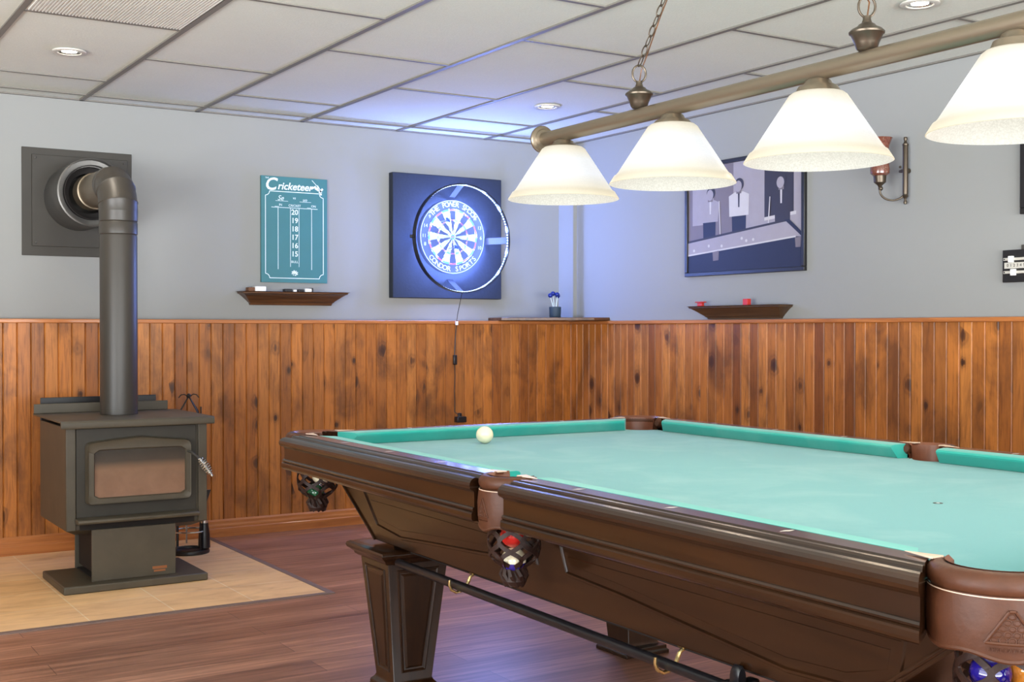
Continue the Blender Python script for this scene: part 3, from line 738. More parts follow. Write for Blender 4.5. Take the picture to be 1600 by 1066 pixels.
for k in range(16):
    a = R(22.5*k+11); l = bpy.data.lights.new('led', 'POINT'); l.energy = LEDW; l.color = LEDC; l.shadow_soft_size = .012
    o = bpy.data.objects.new('led_cluster', l); o.parent = t; o.location = ((RR-.030)*math.sin(a), y0+.040+oy, (RR-.030)*math.cos(a)); COL.objects.link(o)

for k in range(16):                     # the strip itself faces inwards, across the board
    a = R(22.5*k+11); l = bpy.data.lights.new('led_strip', 'SPOT'); l.energy = LEDS; l.color = LEDC; l.shadow_soft_size = .012; l.spot_size = R(168); l.spot_blend = .5
    o = bpy.data.objects.new('led_strip_light', l); o.parent = t; o.location = ((RR-.030)*math.sin(a), (y0+y1)/2+oy, (RR-.030)*math.cos(a)); COL.objects.link(o)
    o.rotation_euler = Vector((-math.sin(a), 0, -math.cos(a))).to_track_quat('-Z', 'Y').to_euler()

# corner shelf with dart pot
t = thing('corner_shelf', 'thin brown corner shelf on the cap rail below the boxed chase', 'corner shelf', (0, 0, CAP1+.001))
poly = [(-.001, -.001), (-.565, -.001), (-.575, -.10), (-.555, -.16), (-.17, -.46), (-.11, -.53), (-.001, -.535)]
poly = [(x, y) for x, y in poly]
b = MB(); b.prism([(-.030, -.001), (-.565, -.001), (-.560, -.150), (-.12, -.52), (-.001, -.52), (-.001, -.167), (-.030, -.167)], 2, 0, .019); b.build('board', M['walnut'], t, bevel=.003)
t = thing('dart_holder', 'slate blue pot holding blue flighted darts on the corner shelf', 'pot', (-.188, -.195, CAP1+.0205))
b = MB(); b.lathe([(.032, 0), (.036, .006), (.0385, .066), (.036, .069), (.034, .066), (.033, .03)], n=28, caps=False); b.lathe([(.032, 0), (.001, 0)], n=28, caps=False); b.lathe([(.034, .05), (.001, .05)], n=28, caps=False); b.build('pot', M['potm'], t)
for k, (dx, dy, hz) in enumerate(((-.036, .0, .140), (-.008, .012, .152), (.008, -.012, .146), (.022, .004, .138))):
    t3 = thing('dart', ('leftmost', 'tallest rear', 'front middle', 'rightmost')[k]+' blue flighted dart standing in the pot on the corner shelf', 'dart', (-.188, -.195, CAP1+.0205), group='darts standing in the pot')
    b = MB(); b.tube([(dx*.3, dy*.3, .052), (dx*.6, dy*.6, .09), (dx, dy, hz-.01)], [.003, .0026, .0018], 8); b.build('stem', M['chalk'], t3)
    b = MB(); b.sphere((dx, dy, hz), .0155, 10, 8, (1, 1, .95))
    b.build('flight', M['bluep'], t3)

# ------------------------------------------------------------------ right wall
# framed picture (plain generic stand-in scene)
PY0, PY1, PZ0, PZ1 = -1.250, -2.170, 1.425, 2.050
t = thing('framed_picture', 'black framed monochrome print of people around a billiard table', 'picture', (0, -1.71, PZ0))
b = wmb(t); fw = .022
for a, c in (((-.022, PY1, PZ0), (-.0, PY0, PZ0+fw)), ((-.022, PY1, PZ1-fw), (-.0, PY0, PZ1)), ((-.022, PY1, PZ0+fw), (-.0, PY1+fw, PZ1-fw)), ((-.022, PY0-fw, PZ0+fw), (-.0, PY0, PZ1-fw))): b.box(a, c)
b.build('frame', M['black'], t, bevel=.003)
b = wmb(t); ix0, ix1, iz0, iz1 = PY0-fw, PY1+fw, PZ0+fw, PZ1-fw
def pc(u, v_, d): return (-.010-.00035*d, ix0+(ix1-ix0)*u, iz0+(iz1-iz0)*v_)
def pp(poly, mi, d): b.mi = mi; b.add([pc(u, v_, d) for u, v_ in poly], [tuple(range(len(poly)))])
def el(u, v_, ru, rv, mi, d, n=16): pp([(u+ru*math.cos(2*PI*i/n), v_+rv*math.sin(2*PI*i/n)) for i in range(n)], mi, d)
# 0 light 1 mid 2 dark 3 navy 4 white
pp([(0, 0), (1, 0), (1, 1), (0, 1)], 0, 0)
pp([(0, .30), (.42, .30), (.42, 1), (0, 1)], 1, 1); pp([(.04, .45), (.24, .45), (.24, .95), (.04, .95)], 0, 2)
pp([(.69, .46), (.93, .48), (.93, .98), (.69, .98)], 2, 1); pp([(.69, .43), (.95, .46), (.95, .49), (.69, .46)], 4, 2)
def person(u, foot, hgt, shirt, legs, hair, d, lean=0, wd=.075):
    top = foot+hgt
    pp([(u-wd*.7, foot), (u+wd*.7, foot), (u+wd*.75, foot+hgt*.42), (u-wd*.75, foot+hgt*.42)], legs, d)
    pp([(u-wd, foot+hgt*.36), (u+wd, foot+hgt*.36), (u+wd*1.05+lean, foot+hgt*.74), (u+wd*.45+lean, foot+hgt*.80), (u-wd*.45+lean, foot+hgt*.80), (u-wd*1.05+lean, foot+hgt*.74)], shirt, d+1)
    pp([(u-.022+lean, foot+hgt*.77), (u+.022+lean, foot+hgt*.77), (u+.022+lean, foot+hgt*.86), (u-.022+lean, foot+hgt*.86)], 1, d+2)
    el(u+lean*1.2+.004, foot+hgt*.94, .040, .058, hair, d+3); el(u+lean*1.2-.004, foot+hgt*.905, .031, .052, 0, d+4)
    pp([(u-.006+lean, foot+hgt*.52), (u+.006+lean, foot+hgt*.52), (u+.008+lean, foot+hgt*.78), (u-.008+lean, foot+hgt*.78)], 2 if shirt == 4 else 4, d+2)
person(.20, .30, .47, 0, 3, 2, 3, .01, .08); person(.47, .32, .50, 4, 3, 2, 3, 0, .085); person(.84, .32, .48, 2, 2, 2, 3, -.01, .085)
for u0, v0, u1, v1 in ((.30, .33, .29, .66), (.72, .36, .735, .64)): pp([(u0, v0), (u0+.008, v0), (u1+.008, v1), (u1, v1)], 4, 9)
pp([(0, .175), (.95, .27), (1, .30), (.88, .405), (.0, .285)], 0, 10); pp([(0, .285), (.88, .405), (.88, .425), (0, .305)], 2, 11); pp([(.86, .42), (.90, .42), (1.0, .30), (1.0, .26)], 3, 12)
pp([(0, 0), (1, 0), (1, .26), (.95, .265), (0, .165)], 3, 10); pp([(0, .160), (.95, .258), (.95, .272), (0, .175)], 4, 11)
pp([(.24, .10), (.29, .105), (.295, .195), (.235, .185)], 1, 13); pp([(.95, .17), (.99, .17), (.995, .26), (.945, .255)], 1, 13)
for u, v_ in ((.06, .21), (.20, .245), (.32, .235), (.50, .29), (.54, .265), (.60, .27)): el(u, v_, .010, .014, 4, 14, 10)
b.build('print', [M['ph_l'], M['ph_m'], M['ph_d'], M['ph_n'], M['ph_w']], t, smooth=False)
# second frame at the right edge
t = thing('framed_picture', 'black framed picture on the right wall, cut off by the photo edge', 'picture', (0, -3.8, 1.61))
b = wmb(t)
for a, c in (((-.024, -4.30, 1.609), (0, -3.392, 1.634)), ((-.024, -4.30, 2.135), (0, -3.392, 2.16)), ((-.024, -4.30, 1.634), (0, -4.275, 2.135)), ((-.024, -3.417, 1.634), (0, -3.392, 2.135))): b.box(a, c)
b.build('frame', M['black'], t, bevel=.003)
b = wmb(t); b.box((-.010, -4.275, 1.634), (-.001, -3.417, 2.135)); b.build('print', M['ph_d'], t, smooth=False)
# sliding bead scorer
t = thing('pool_scorer', 'black wooden score counter with white sliders and number strip on right wall', 'score counter', (0, -3.6, 1.327))
b = wmb(t); b.box((-.020, -3.92, 1.327), (-.001, -3.309, 1.463)); b.build('board', M['black'], t, bevel=.002)
for z in (1.424, 1.369):
    b = wmb(t); b.box((-.026, -3.90, z-.006), (-.021, -3.316, z+.006)); r_ = b.build('rail', M['trimwhite'], t, bevel=.002)
    b = wmb(t); yy = -3.355 if z > 1.4 else -3.366
    b.box((-.036, yy-.0115, z-.014), (-.021, yy+.0095, z+.013)); b.build('slider', M['white'], t, bevel=.002)
    b = wmb(t); b.sphere((-.027, -3.323, z), .003, 8, 6); b.build('screw', M['black'], t)
b = wmb(t); b.box((-.0225, -3.91, 1.385), (-.020, -3.320, 1.410)); b.build('number_strip', M['trimwhite'], t)
b = wmb(t)
for k in range(20): b.text(str(k % 10), .018, Matrix.Translation((-.0228, -3.336-k*.0155, 1.3975)) @ Matrix.Rotation(R(-90), 4, 'Z') @ Matrix.Rotation(PI/2, 4, 'X'), .0003)
b.build('numerals', M['black'], t, smooth=False)
b = wmb(t); b.box((-.012, -3.43, 1.463), (-.001, -3.392, 1.483)); b.build('hanger', M['galv'], t, bevel=.002)
# sconce
sy = -2.803
t = thing('wall_sconce', 'bronze wall sconce with mottled amber glass shade on scrolled arm', 'wall lamp', (0, sy, 1.70))
b = wmb(t); b.lathe([(.001, 1.700), (.007, 1.703), (.009, 1.712), (.005, 1.721), (.006, 1.727), (.014, 1.738), (.011, 1.745), (.0125, 1.750), (.0125, 1.968), (.014, 1.970), (.014, 1.976), (.009, 1.981), (.006, 1.990), (.009, 1.998), (.007, 2.008), (.001, 2.010)], (-.026, sy, 0), 20); b.build('post', M['bronzedark'], t)
b = wmb(t); b.cyl((-.024, sy, 1.855), (-.001, sy, 1.855), .012); b.cyl((-.026, sy, 1.855), (-.026, sy+.035, 1.855), .011, .006); b.sphere((-.026, sy+.030, 1.875), .006, 10, 8); b.build('back_plate', M['bronzedark'], t, bevel=.003)
ax, ay = -.115, sy+.070
b = wmb(t); P = []
for k in range(25):
    f = k/24; a = R(0+ -200*f)
    cx_, cy_ = (-.026+ax)/2, (sy+ay)/2
    hw = math.hypot(ax+.026, ay-sy)/2; dx, dy = (-.026-cx_)/hw, (sy-cy_)/hw
    P.append((cx_+dx*hw*math.cos(R(190*f)), cy_+dy*hw*math.cos(R(190*f)), 1.765-.045*math.sin(R(190*f))))
P = [(-.026, sy+.004, 1.83), (-.03, sy+.006, 1.79)]+P
b.tube(P, .0045, 10); b.sphere((ax+.005, ay, 1.775), .011, 12, 8); b.build('arm', M['bronzedark'], t)
b = wmb(t); b.lathe([(.006, 1.778), (.010, 1.788), (.024, 1.800), (.027, 1.802), (.029, 1.832), (.026, 1.836)], (ax, ay, 0), 28); b.build('cup', M['bronzedark'], t)
b = wmb(t); b.lathe([(.030, 1.833), (.042, 1.842), (.044, 1.862), (.039, 1.900), (.0375, 1.940), (.042, 1.972), (.052, 1.998), (.056, 2.005), (.053, 2.005), (.048, 1.995), (.038, 1.965), (.034, 1.93), (.036, 1.895), (.040, 1.86), (.035, 1.845)], (ax, ay, 0), 32, caps=False); b.build('glass_shade', M['marble'], t)

# ------------------------------------------------------------------ pool table (local x across, y along)
TH = R(-1.2)
PT = thing('pool_table', 'large mahogany pool table with sea green cloth and net pockets', 'pool table', (-2.35, -4.22, 0), TH)
W0, L0 = .678, 1.27
SU = -.028                     # the side pockets sit slightly towards the near end
def wedge_profile(b, prof, put, e0, e1, mats=None):      # sweep a closed rail profile between two slanted ends
    l0 = [put(w_, z, e0(w_)) for w_, z in prof]; l1 = [put(w_, z, e1(w_)) for w_, z in prof]
    n = len(prof); vs = l0+l1
    for i in range(n):
        j = (i+1) % n; b.mi = mats(i) if mats else 0
        b.add([l0[i], l0[j], l1[j], l1[i]], [(0, 1, 2, 3)])
    b.mi = 0; b.add(l0, [tuple(range(n))[::-1]]); b.add(l1, [tuple(range(n))])
WOODP = [(0, .742), (0, .798), (.047, .798), (.049, .7945), (.052, .793), (.055, .7955), (.059, .797), (.064, .796), (.068, .793), (.070, .789), (.073, .7885), (.077, .791), (.083, .792), (.090, .7905), (.096, .787), (.1005, .781), (.102, .774), (.1005, .768), (.096, .764), (.090, .762), (.087, .758),
         (.087, .7245), (.0905, .7235), (.0925, .720), (.0915, .7165), (.0895, .7155), (.0915, .714), (.0945, .7125), (.0955, .709), (.0955, .700), (.0935, .695), (.089, .692), (.030, .692), (.030, .742)]
CUSHP = [(-.0005, .7985), (-.040, .7975), (-.049, .7955), (-.0535, .791), (-.052, .786), (-.034, .760), (-.030, .7572), (-.0005, .7572)]
def rails(kind, sx, sy):
    if kind == 'side': put = lambda w_, z, u: (sx*(W0+w_), sy*u, z)
    else: put = lambda w_, z, u: (sx*u, sy*(L0+w_), z)
    if kind == 'side': e0 = lambda w_: .079+sy*SU-(.31*max(w_, 0) if sy > 0 else 0); e1 = lambda w_: 1.187+.65*max(w_, 0); c0 = lambda w_: .066-.25*w_+sy*SU; c1 = lambda w_: 1.165+.85*w_
    else: e0 = lambda w_: -(.572+.45*max(w_, 0)); e1 = lambda w_: (.572+.45*max(w_, 0)); k_ = .575 if sy > 0 else .50; c0 = lambda w_: -(k_+.85*w_); c1 = lambda w_: (.575+.85*w_)
    wood = M['wood'] if kind == 'side' else M['woodx']
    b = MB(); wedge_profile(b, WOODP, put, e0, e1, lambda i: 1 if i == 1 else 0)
    b.mi = 2
    us = (.305, .610, .915) if kind == 'side' else (-.305, 0, .305)
    for u in us:
        P = [(.022+.018, u), (.022, u+.0065), (.022-.018, u), (.022, u-.0065)]
        b.add([put(w_, .7984, q) for w_, q in P], [(0, 1, 2, 3)])
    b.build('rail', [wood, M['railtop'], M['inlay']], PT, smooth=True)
    b = MB(); wedge_profile(b, CUSHP, put, c0, c1); b.build('cushion', M['cushion'], PT)
for sx in (-1, 1):
    for sy in (-1, 1): rails('side', sx, sy)
for sy in (-1, 1): rails('end', 1, sy)
# cloth covered bed with pocket cut-outs
CA, SA = (.64, 1.28), (.690, 0)
pts = []
def corner_arc(cx, cy, r, a0, a1, n=12): return [(cx+r*math.cos(R(a0+(a1-a0)*k/n)), cy+r*math.sin(R(a0+(a1-a0)*k/n))) for k in range(n+1)]
q = []
q += corner_arc(CA[0]+.01, CA[1], .068, -75, -195)              # corner (+,+)
q += corner_arc(-CA[0]-.01, CA[1], .068, 15, -105)
q += corner_arc(-SA[0]-.02, SU, .058, 80, -80)
q += corner_arc(-CA[0]-.01, -CA[1], .068, 105, -15)
q += corner_arc(CA[0]+.01, -CA[1], .068, 195, 75)
q += corner_arc(SA[0]+.02, SU, .058, -100, -260)
# insert rail-line points between the arcs
b = MB(); b.prism(q[::-1], 2, .716, .7570); b.build('bed', M['cloth'], PT, smooth=False)['label'] = 'sea green cloth playing surface'
b = MB()
for sx in (-1, 1):
    for sy in (-1, 1): b.box((min(sx*.60, sx*.70), min(sy*.12, sy*1.15), .70), (max(sx*.60, sx*.70), max(sy*.12, sy*1.15), .7565))
b.box((-.52, 1.15, .70), (.52, 1.29, .7565)); b.box((-.52, -1.29, .70), (.52, -1.15, .7565)); b.build('slate_edge', M['slot'], PT, smooth=False)
b = MB(); b.lathe([(.0105, .7571), (.0105, .7575), (.0001, .7575)], (.007, -.630, 0), 24); b.build('foot_spot', M['black'], PT)
b = MB(); b.lathe([(.004, .7575), (.0035, .7578), (.0001, .7578)], (.007, -.630, 0), 12); b.build('spot_centre', M['chalk'], PT)
# cabinet
def cxz(z): return .612-(.69-z)*.13
def uend(z): return 1.17+(z-.645)*1.39
b = MB(); loops = []
for z in (.497, .53, .57, .61, .65, .70):
    x_, y_ = cxz(z), uend(z); loops.append([(-x_, -y_, z), (x_, -y_, z), (x_, y_, z), (-x_, y_, z)])
b.loft(loops); b.build('cabinet', M['wood'], PT, bevel=.004)
def side_pt(s, u, z, d=0): return (s*(cxz(z)+d), u, z)
def panel(polys, s, parent):
    P = polys
    cx_ = sum(p[0] for p in P)/len(P); cz_ = sum(p[1] for p in P)/len(P)
    b = MB()
    def inset(k): 
        out = []
        n = len(P)
        area = sum(P[i][0]*P[(i+1) % n][1]-P[(i+1) % n][0]*P[i][1] for i in range(n)); sg = 1 if area > 0 else -1
        for i in range(n):
            a, c, e = Vector(P[i-1]), Vector(P[i]), Vector(P[(i+1) % n])
            d1 = (c-a).normalized(); d2 = (e-c).normalized(); n1 = Vector((-d1.y, d1.x))*sg; n2 = Vector((-d2.y, d2.x))*sg
            m_ = (n1+n2); m_ = m_/max(m_.length_squared/2, .3); out.append(tuple(c+m_*k))
        return out
    lv = [(0, .000), (.003, .0045), (.008, .0045), (.011, .0005), (.014, -.006), (.019, -.006), (.030, .001)]
    b.loft([[side_pt(s, u, z, d) for u, z in inset(k)] for k, d in lv], caps=False)
    il = inset(.030); b.add([side_pt(s, u, z, .001) for u, z in il], [tuple(range(len(il)))])
    return b.build('side_panel', M['wood'], parent)
pA = [(1.005, .648), (.925, .540), (.764, .524), (.557, .539), (.297, .556), (.015, .577), (.026, .648)]
pB = [(-.083, .648), (-.100, .573), (-.30, .562), (-.52, .543), (-.80, .520), (-.95, .528), (-1.06, .56), (-1.085, .648)]
pA2 = [(x, z) for x, z in pA]
# raise the surface slightly so the recessed field can sit behind it
for s in (-1, 1):
    for P in (pA, pB): panel(P, s, PT)
for s in (-1, 1):
    for sy in (-1, 1):
        P = [(s*(cxz(z)+.002), sy*(uend(z)-.018), z) for z in (.50, .55, .60, .65, .69)]
        b = MB(); b.tube(P, .004, 8); b.build('corner_bead', M['wood'], PT)
b = MB(); b.box((-.55, -.90, .480), (.55, .90, .4975)); b.build('underframe', M['slot'], PT)
# legs
def leg(sx, sy):
    cx_, cy_ = (-.508, sy*.92) if sx < 0 else (.450, sy*1.06)
    def sq(h, z, dx=0): return [(cx_-h, cy_-h, z), (cx_+h, cy_-h, z), (cx_+h, cy_+h, z), (cx_-h, cy_+h, z)]
    b = MB(); b.loft([sq(h, z) for h, z in ((.106, 0), (.106, .022), (.099, .030), (.099, .040), (.084, .048), (.077, .060), (.077, .070), (.067, .080), (.063, .088), (.098, .448), (.098, .458))])
    if sx > 0:
        b = MB(); b.loft([sq(h, z) for h, z in ((.092, 0), (.092, .012), (.086, .016), (.086, .028), (.066, .032), (.062, .045), (.098, .448), (.098, .458))])
    lg = b.build('leg', M['woodz'], PT, bevel=.002)
    b = MB(); b.loft([sq(h, z) for h, z in ((.104, .444), (.112, .450), (.114, .456), (.124, .464), (.130, .468), (.133, .476), (.130, .483), (.122, .487), (.10, .488))]); c = b.build('leg_cap', M['wood'], None, bevel=.001); c.parent = lg
    hh = lambda z: .063+(z-.088)*(.035/.360)
    for fi, (nx, ny) in enumerate(((-1, 0), (1, 0), (0, -1), (0, 1))):
        b = MB()
        def fp(a, z, d):
            h = hh(z)+d; return (cx_+nx*h - ny*a, cy_+ny*h + nx*a, z)
        rim_ = .026
        def rect(k, d):
            z0, z1 = .112+k, .425-k
            return [fp(-(hh(z0)-rim_-k), z0, d), fp(hh(z0)-rim_-k, z0, d), fp(hh(z1)-rim_-k, z1, d), fp(-(hh(z1)-rim_-k), z1, d)]
        lp = [rect(k, d) for k, d in ((0, 0), (.002, .004), (.005, .004), (.007, .001), (.011, -.001), (.020, .003))]
        b.loft(lp, caps=False); b.add(lp[-1], [(0, 1, 2, 3)])
        f_ = b.build('leg_panel', M['woodz'], None, smooth=False); f_.parent = lg
for sx in (-1, 1):
    for sy in (-1, 1): leg(sx, sy)

# pockets
def net_part(c, r, parent, ztop=.70, zbot=.588):
    b = MB(); K = 7; n = 28
    def rad(f): return r*(.92+.14*math.sin(PI*min(1, f*1.1)))*(1 if f < .72 else 1-.62*((f-.72)/.28)**1.6)
    for i in range(K):
        for sg in (1, -1):
            pts, nr = [], []
            for k in range(n+1):
                f = k/n; a = 2*PI*(i+.5)/K + sg*(PI/K)*math.cos(PI*f*2.5)
                rr = rad(f)+.0006*sg
                pts.append((c[0]+rr*math.cos(a), c[1]+rr*math.sin(a), ztop+(zbot-ztop)*f)); nr.append((math.cos(a), math.sin(a), 0))
            if sg == 1: pass
            b.ribbon(pts, nr, .0098, .0036)
    nt_ = b.build('net', M['net'], None, smooth=False); nt_.parent = parent
    b = MB(); prof = [(.40*r, zbot+.016), (.50*r, zbot+.004), (.42*r, zbot-.006), (.46*r, zbot-.016), (.52*r, zbot-.028), (.44*r, zbot-.038), (.001, zbot-.036)]
    b.lathe(prof, c+(0,), 20)
    for k in range(9):
        a = 2*PI*k/9; b.tube([(c[0]+.36*r*math.cos(a), c[1]+.36*r*math.sin(a), zbot+.008), (c[0]+.50*r*math.cos(a+.5), c[1]+.50*r*math.sin(a+.5), zbot-.014), (c[0]+.36*r*math.cos(a+1.1), c[1]+.36*r*math.sin(a+1.1), zbot-.040)], [.006, .0075, .005], 6)
    kn = b.build('knot', M['net'], None); kn.parent = parent
def pocket(c, inward, corner, label=None):
    rs = .100 if corner else .080
    rc = rs-(.016 if corner else .013); open_ = 62 if corner else 70; hw, hz = (.018, .0190) if corner else (.0145, .0165)
    a0, a1 = R(inward+open_), R(inward+360-open_)
    b = MB(); n = 30; loops = []
    for k in range(n+1):                      # fat rolled leather collar
        f = k/n; a = a0+(a1-a0)*f; e = min(1, min(f, 1-f)*14+.55)
        sec = []
        for q_ in range(14):
            t_ = 2*PI*q_/14; wr = hw*math.cos(t_)*e; wz = hz*math.sin(t_)*e
            sec.append((c[0]+(rc+wr)*math.cos(a), c[1]+(rc+wr)*math.sin(a), (.7825 if corner else .7845)+wz))
        loops.append(sec)
    b.loft(loops); pk = b.build('pocket', M['leather'], PT)
    b = MB(); loops = []                      # liner
    for zz, rr in ((.802, rc-.008), (.795, rc-.016), (.74, rc-.020), (.700, rc-.024), (.700, rc-.020), (.74, rc-.014), (.79, rc-.004)):
        loops.append(arc((c[0], c[1], zz), rr, a0, a1, 28))
    b.loft(loops, closed=False, caps=False); b.build('liner', M['leatherliner'], None).parent = pk
    # shield
    span = 100 if corner else 88
    s0, s1 = R(inward+180-span), R(inward+180+span)
    def srad(f, t_): return rs+.004*math.sin(PI*t_)
    def zb(f):
        g = abs(f-.5)*2; return .688+.014*g**2-.004*math.cos(g*PI*3)+ (0 if corner else -.004)
    n = 48; loops = []
    for t_ in (0, .15, .4, .7, .92, 1):
        loops.append([(c[0]+srad(0, t_)*math.cos(s0+(s1-s0)*k/n), c[1]+srad(0, t_)*math.sin(s0+(s1-s0)*k/n), .771+(zb(k/n)-.771)*t_) for k in range(n+1)])
    for t_ in (1, .5, 0):
        loops.append([(c[0]+(rs-.005)*math.cos(s0+(s1-s0)*k/n), c[1]+(rs-.005)*math.sin(s0+(s1-s0)*k/n), .771+(zb(k/n)-.771)*t_) for k in range(n+1)])
    b = MB(); b.loft(loops, closed=False, caps=False)
    b.tube([(c[0]+(rs-.0015)*math.cos(s0+(s1-s0)*k/n), c[1]+(rs-.0015)*math.sin(s0+(s1-s0)*k/n), zb(k/n)) for k in range(n+1)], .0035, 6)
    sh = b.build('shield', M['leather'], None); sh.parent = pk
    b = MB(); b.tube([(c[0]+(rs-.001)*math.cos(s0+(s1-s0)*k/n), c[1]+(rs-.001)*math.sin(s0+(s1-s0)*k/n), .7685) for k in range(n+1)], .0018, 6)
    b.build('piping', M['leatherlite'], None).parent = pk
    # embossed rack of balls with border and lettering
    b = MB(); am = R(inward+180); sc_ = 1 if corner else .62
    def on(x, z, d=.003): a = am+x/rs; r_ = rs+.0035+d-.002; return (c[0]+r_*math.cos(a), c[1]+r_*math.sin(a), .728+z*(.92 if corner else .85))
    tri = [(-.0335*sc_, -.0205), (.0335*sc_, -.0205), (.004*sc_, .0270), (-.004*sc_, .0270)]
    for i in range(4):
        p_, q_ = tri[i], tri[(i+1) % 4]
        b.tube([on(p_[0]+(q_[0]-p_[0])*k/6, p_[1]+(q_[1]-p_[1])*k/6) for k in range(7)], .0023*(.6 if not corner else 1), 6)
    for row in range(5):
        for k in range(row+1):
            x = (k-row/2)*.0112*sc_; z = .0195-row*.0088
            b.tube([on(x+.0046*sc_*math.cos(2*PI*j/12), z+.0041*math.sin(2*PI*j/12), .0025) for j in range(12)], .0009, 5, closed=True)
    txt = 'REBCRAFTSMAN'
    for k, ch in enumerate(txt):
        x = (k-5.5)*.0052*sc_; a = am+x/rs
        T_ = Matrix.Translation(on(x, -.030, .003)) @ Matrix.Rotation(a+PI/2, 4, 'Z') @ Matrix.Rotation(PI/2, 4, 'X')
        b.text(ch, .0072*sc_, T_, .0006)
    em = b.build('emblem', M['leather'], None); em.parent = pk; em['label'] = 'embossed triangle rack of balls with small lettering'
    # tabs lying on the rail tops
    for aa, s_ in ((a0, 1), (a1, -1)):
        b = MB(); p0 = Vector((c[0]+(rc-.002)*math.cos(aa), c[1]+(rc-.002)*math.sin(aa)))
        if corner:
            d = Vector((0, -math.copysign(1, c[1]))) if abs(abs(p0.x)-W0) < abs(abs(p0.y)-L0) else Vector((-math.copysign(1, c[0]), 0))
            nrm = Vector((math.copysign(1, c[0]), 0)) if d.x == 0 else Vector((0, math.copysign(1, c[1])))
            base = Vector((math.copysign(W0+.012, c[0]), p0.y)) if d.x == 0 else Vector((p0.x, math.copysign(L0+.012, c[1])))
        else:
            d = Vector((0, math.copysign(1, p0.y))); nrm = Vector((math.copysign(1, c[0]), 0)); base = Vector((math.copysign(W0+.014, c[0]), p0.y*.9))
        A = base-nrm*.010-d*.012; B_ = base+nrm*.016-d*.012; C_ = base+d*.052
        b.loft([[(A.x, A.y, .8003), (B_.x, B_.y, .8003), (C_.x, C_.y, .8003)], [(A.x, A.y, .8035), (B_.x, B_.y, .8035), (C_.x, C_.y, .8015)]])
        b.build('tab', M['leatherlite'], None, bevel=.0006).parent = pk
    inn = (c[0]+(.022 if corner else .012)*math.cos(R(inward)), c[1]+(.022 if corner else .012)*math.sin(R(inward)))
    inn = c
    net_part((inn[0], inn[1]), .060 if corner else .056, pk)
    return pk
pocket((-CA[0], CA[1]), -45-0, True); pocket((CA[0], CA[1]), -135, True)
pocket((-CA[0], -CA[1]), 45, True); pocket((CA[0], -CA[1]), 135, True)
pocket((-SA[0], SU), 0, False); pocket((SA[0], SU), 180, False)
# brass hooks under the side
for u in (.413, -.461):
    b = MB(); y0_ = u
    P = [(-.545, y0_, .497), (-.550, y0_-.004, .485), (-.562, y0_-.004, .478), (-.566, y0_-.002, .466), (-.572, y0_, .452), (-.586, y0_, .442), (-.602, y0_, .440), (-.616, y0_, .448), (-.622, y0_, .462), (-.621, y0_, .474)]
    b.tube(P, [.006, .005, .0045, .005, .0042, .0042, .0042, .0042, .004, .0035], 8); b.box((-.557, y0_-.010, .4845), (-.533, y0_+.010, .4875))
    b.build('hook', M['brass'], PT)
# balls and bridge stick
def tloc(x, y): 
    return (-2.35+x*math.cos(TH)-y*math.sin(TH), -4.22+x*math.sin(TH)+y*math.cos(TH))
def ball(name, label, cat, wx, wy, z, mat, band=None, group=None):
    b = MB(); r = .0286
    if band is None: b.sphere((0, 0, 0), r, 28, 18)
    else:
        b.sphere((0, 0, 0), r, 28, 18)
        for i, f in enumerate(b.f):
            if sum(b.v[q_][2] for q_ in f)/len(f) > -.006: b.m[i] = 1
    o = b.build(name, [mat] if band is None else [mat, band]); o.location = (wx, wy, z); return tag(o, label, cat, group)
ball('cue_ball', 'ivory cue ball standing on the green cloth near the far rail', 'billiard ball', -2.480, -3.165, .7858, M['ivory'])
x, y = tloc(-SA[0]-.006, SU-.004)
ball('billiard_ball', 'red ball, upper one in the near side pocket net', 'billiard ball', x, y, .664, M['redball'])
ball('billiard_ball', 'cream and dark blue ball under the red one in the side pocket net', 'billiard ball', x+.002, y, .6065, M['blueball'], M['ivory'])
x, y = tloc(-CA[0], CA[1])
ball('billiard_ball', 'yellow ball on top in the far left corner pocket net', 'billiard ball', x+.006, y-.012, .662, M['ivory'])
ball('billiard_ball', 'dark green ball at the bottom of the far left corner pocket net', 'billiard ball', x-.006, y+.004, .606, M['greenball'])
x, y = tloc(-CA[0], -CA[1])
ball('billiard_ball', 'deep blue ball hanging in the near corner pocket net', 'billiard ball', x-.021, y+.002, .646, M['blueball'])
ball('billiard_ball', 'orange ball in the near corner pocket net beside the blue one', 'billiard ball', x+.028, y-.022, .650, M['orangeball'])
t = thing('bridge_stick', 'dark mechanical bridge stick lying in brass hooks under the pool table', 'bridge stick', (*tloc(-.597, 0), .458), TH)
b = MB(); b.tube([(0, .78, 0), (0, .77, 0), (0, 0, 0), (0, -.67, 0)], [.008, .0125, .0125, .011], 14); b.build('shaft', M['plastic'], t)
b = MB(); lob = []
for k in range(72):
    a = 2*PI*k/72; rr = .033+.016*math.cos(5*a)
    lob.append((rr*math.cos(a+.3), rr*math.sin(a+.3)))
b.loft([[(x_*f, yy, z_*f) for x_, z_ in lob] for f, yy in ((.9, -.666), (1, -.670), (1, -.686), (.9, -.690))]); b.tube([(0, -.65, 0), (0, -.67, 0)], .016, 14); b.build('bridge_head', M['plastic'], t)

# ------------------------------------------------------------------ billiard light
LA = .0165
LX, LY = -2.352, -3.430
BT = thing('billiard_light', 'long bronze bar light with four lit white glass shades above the pool table', 'pendant light', (LX, LY, 1.738), -LA)
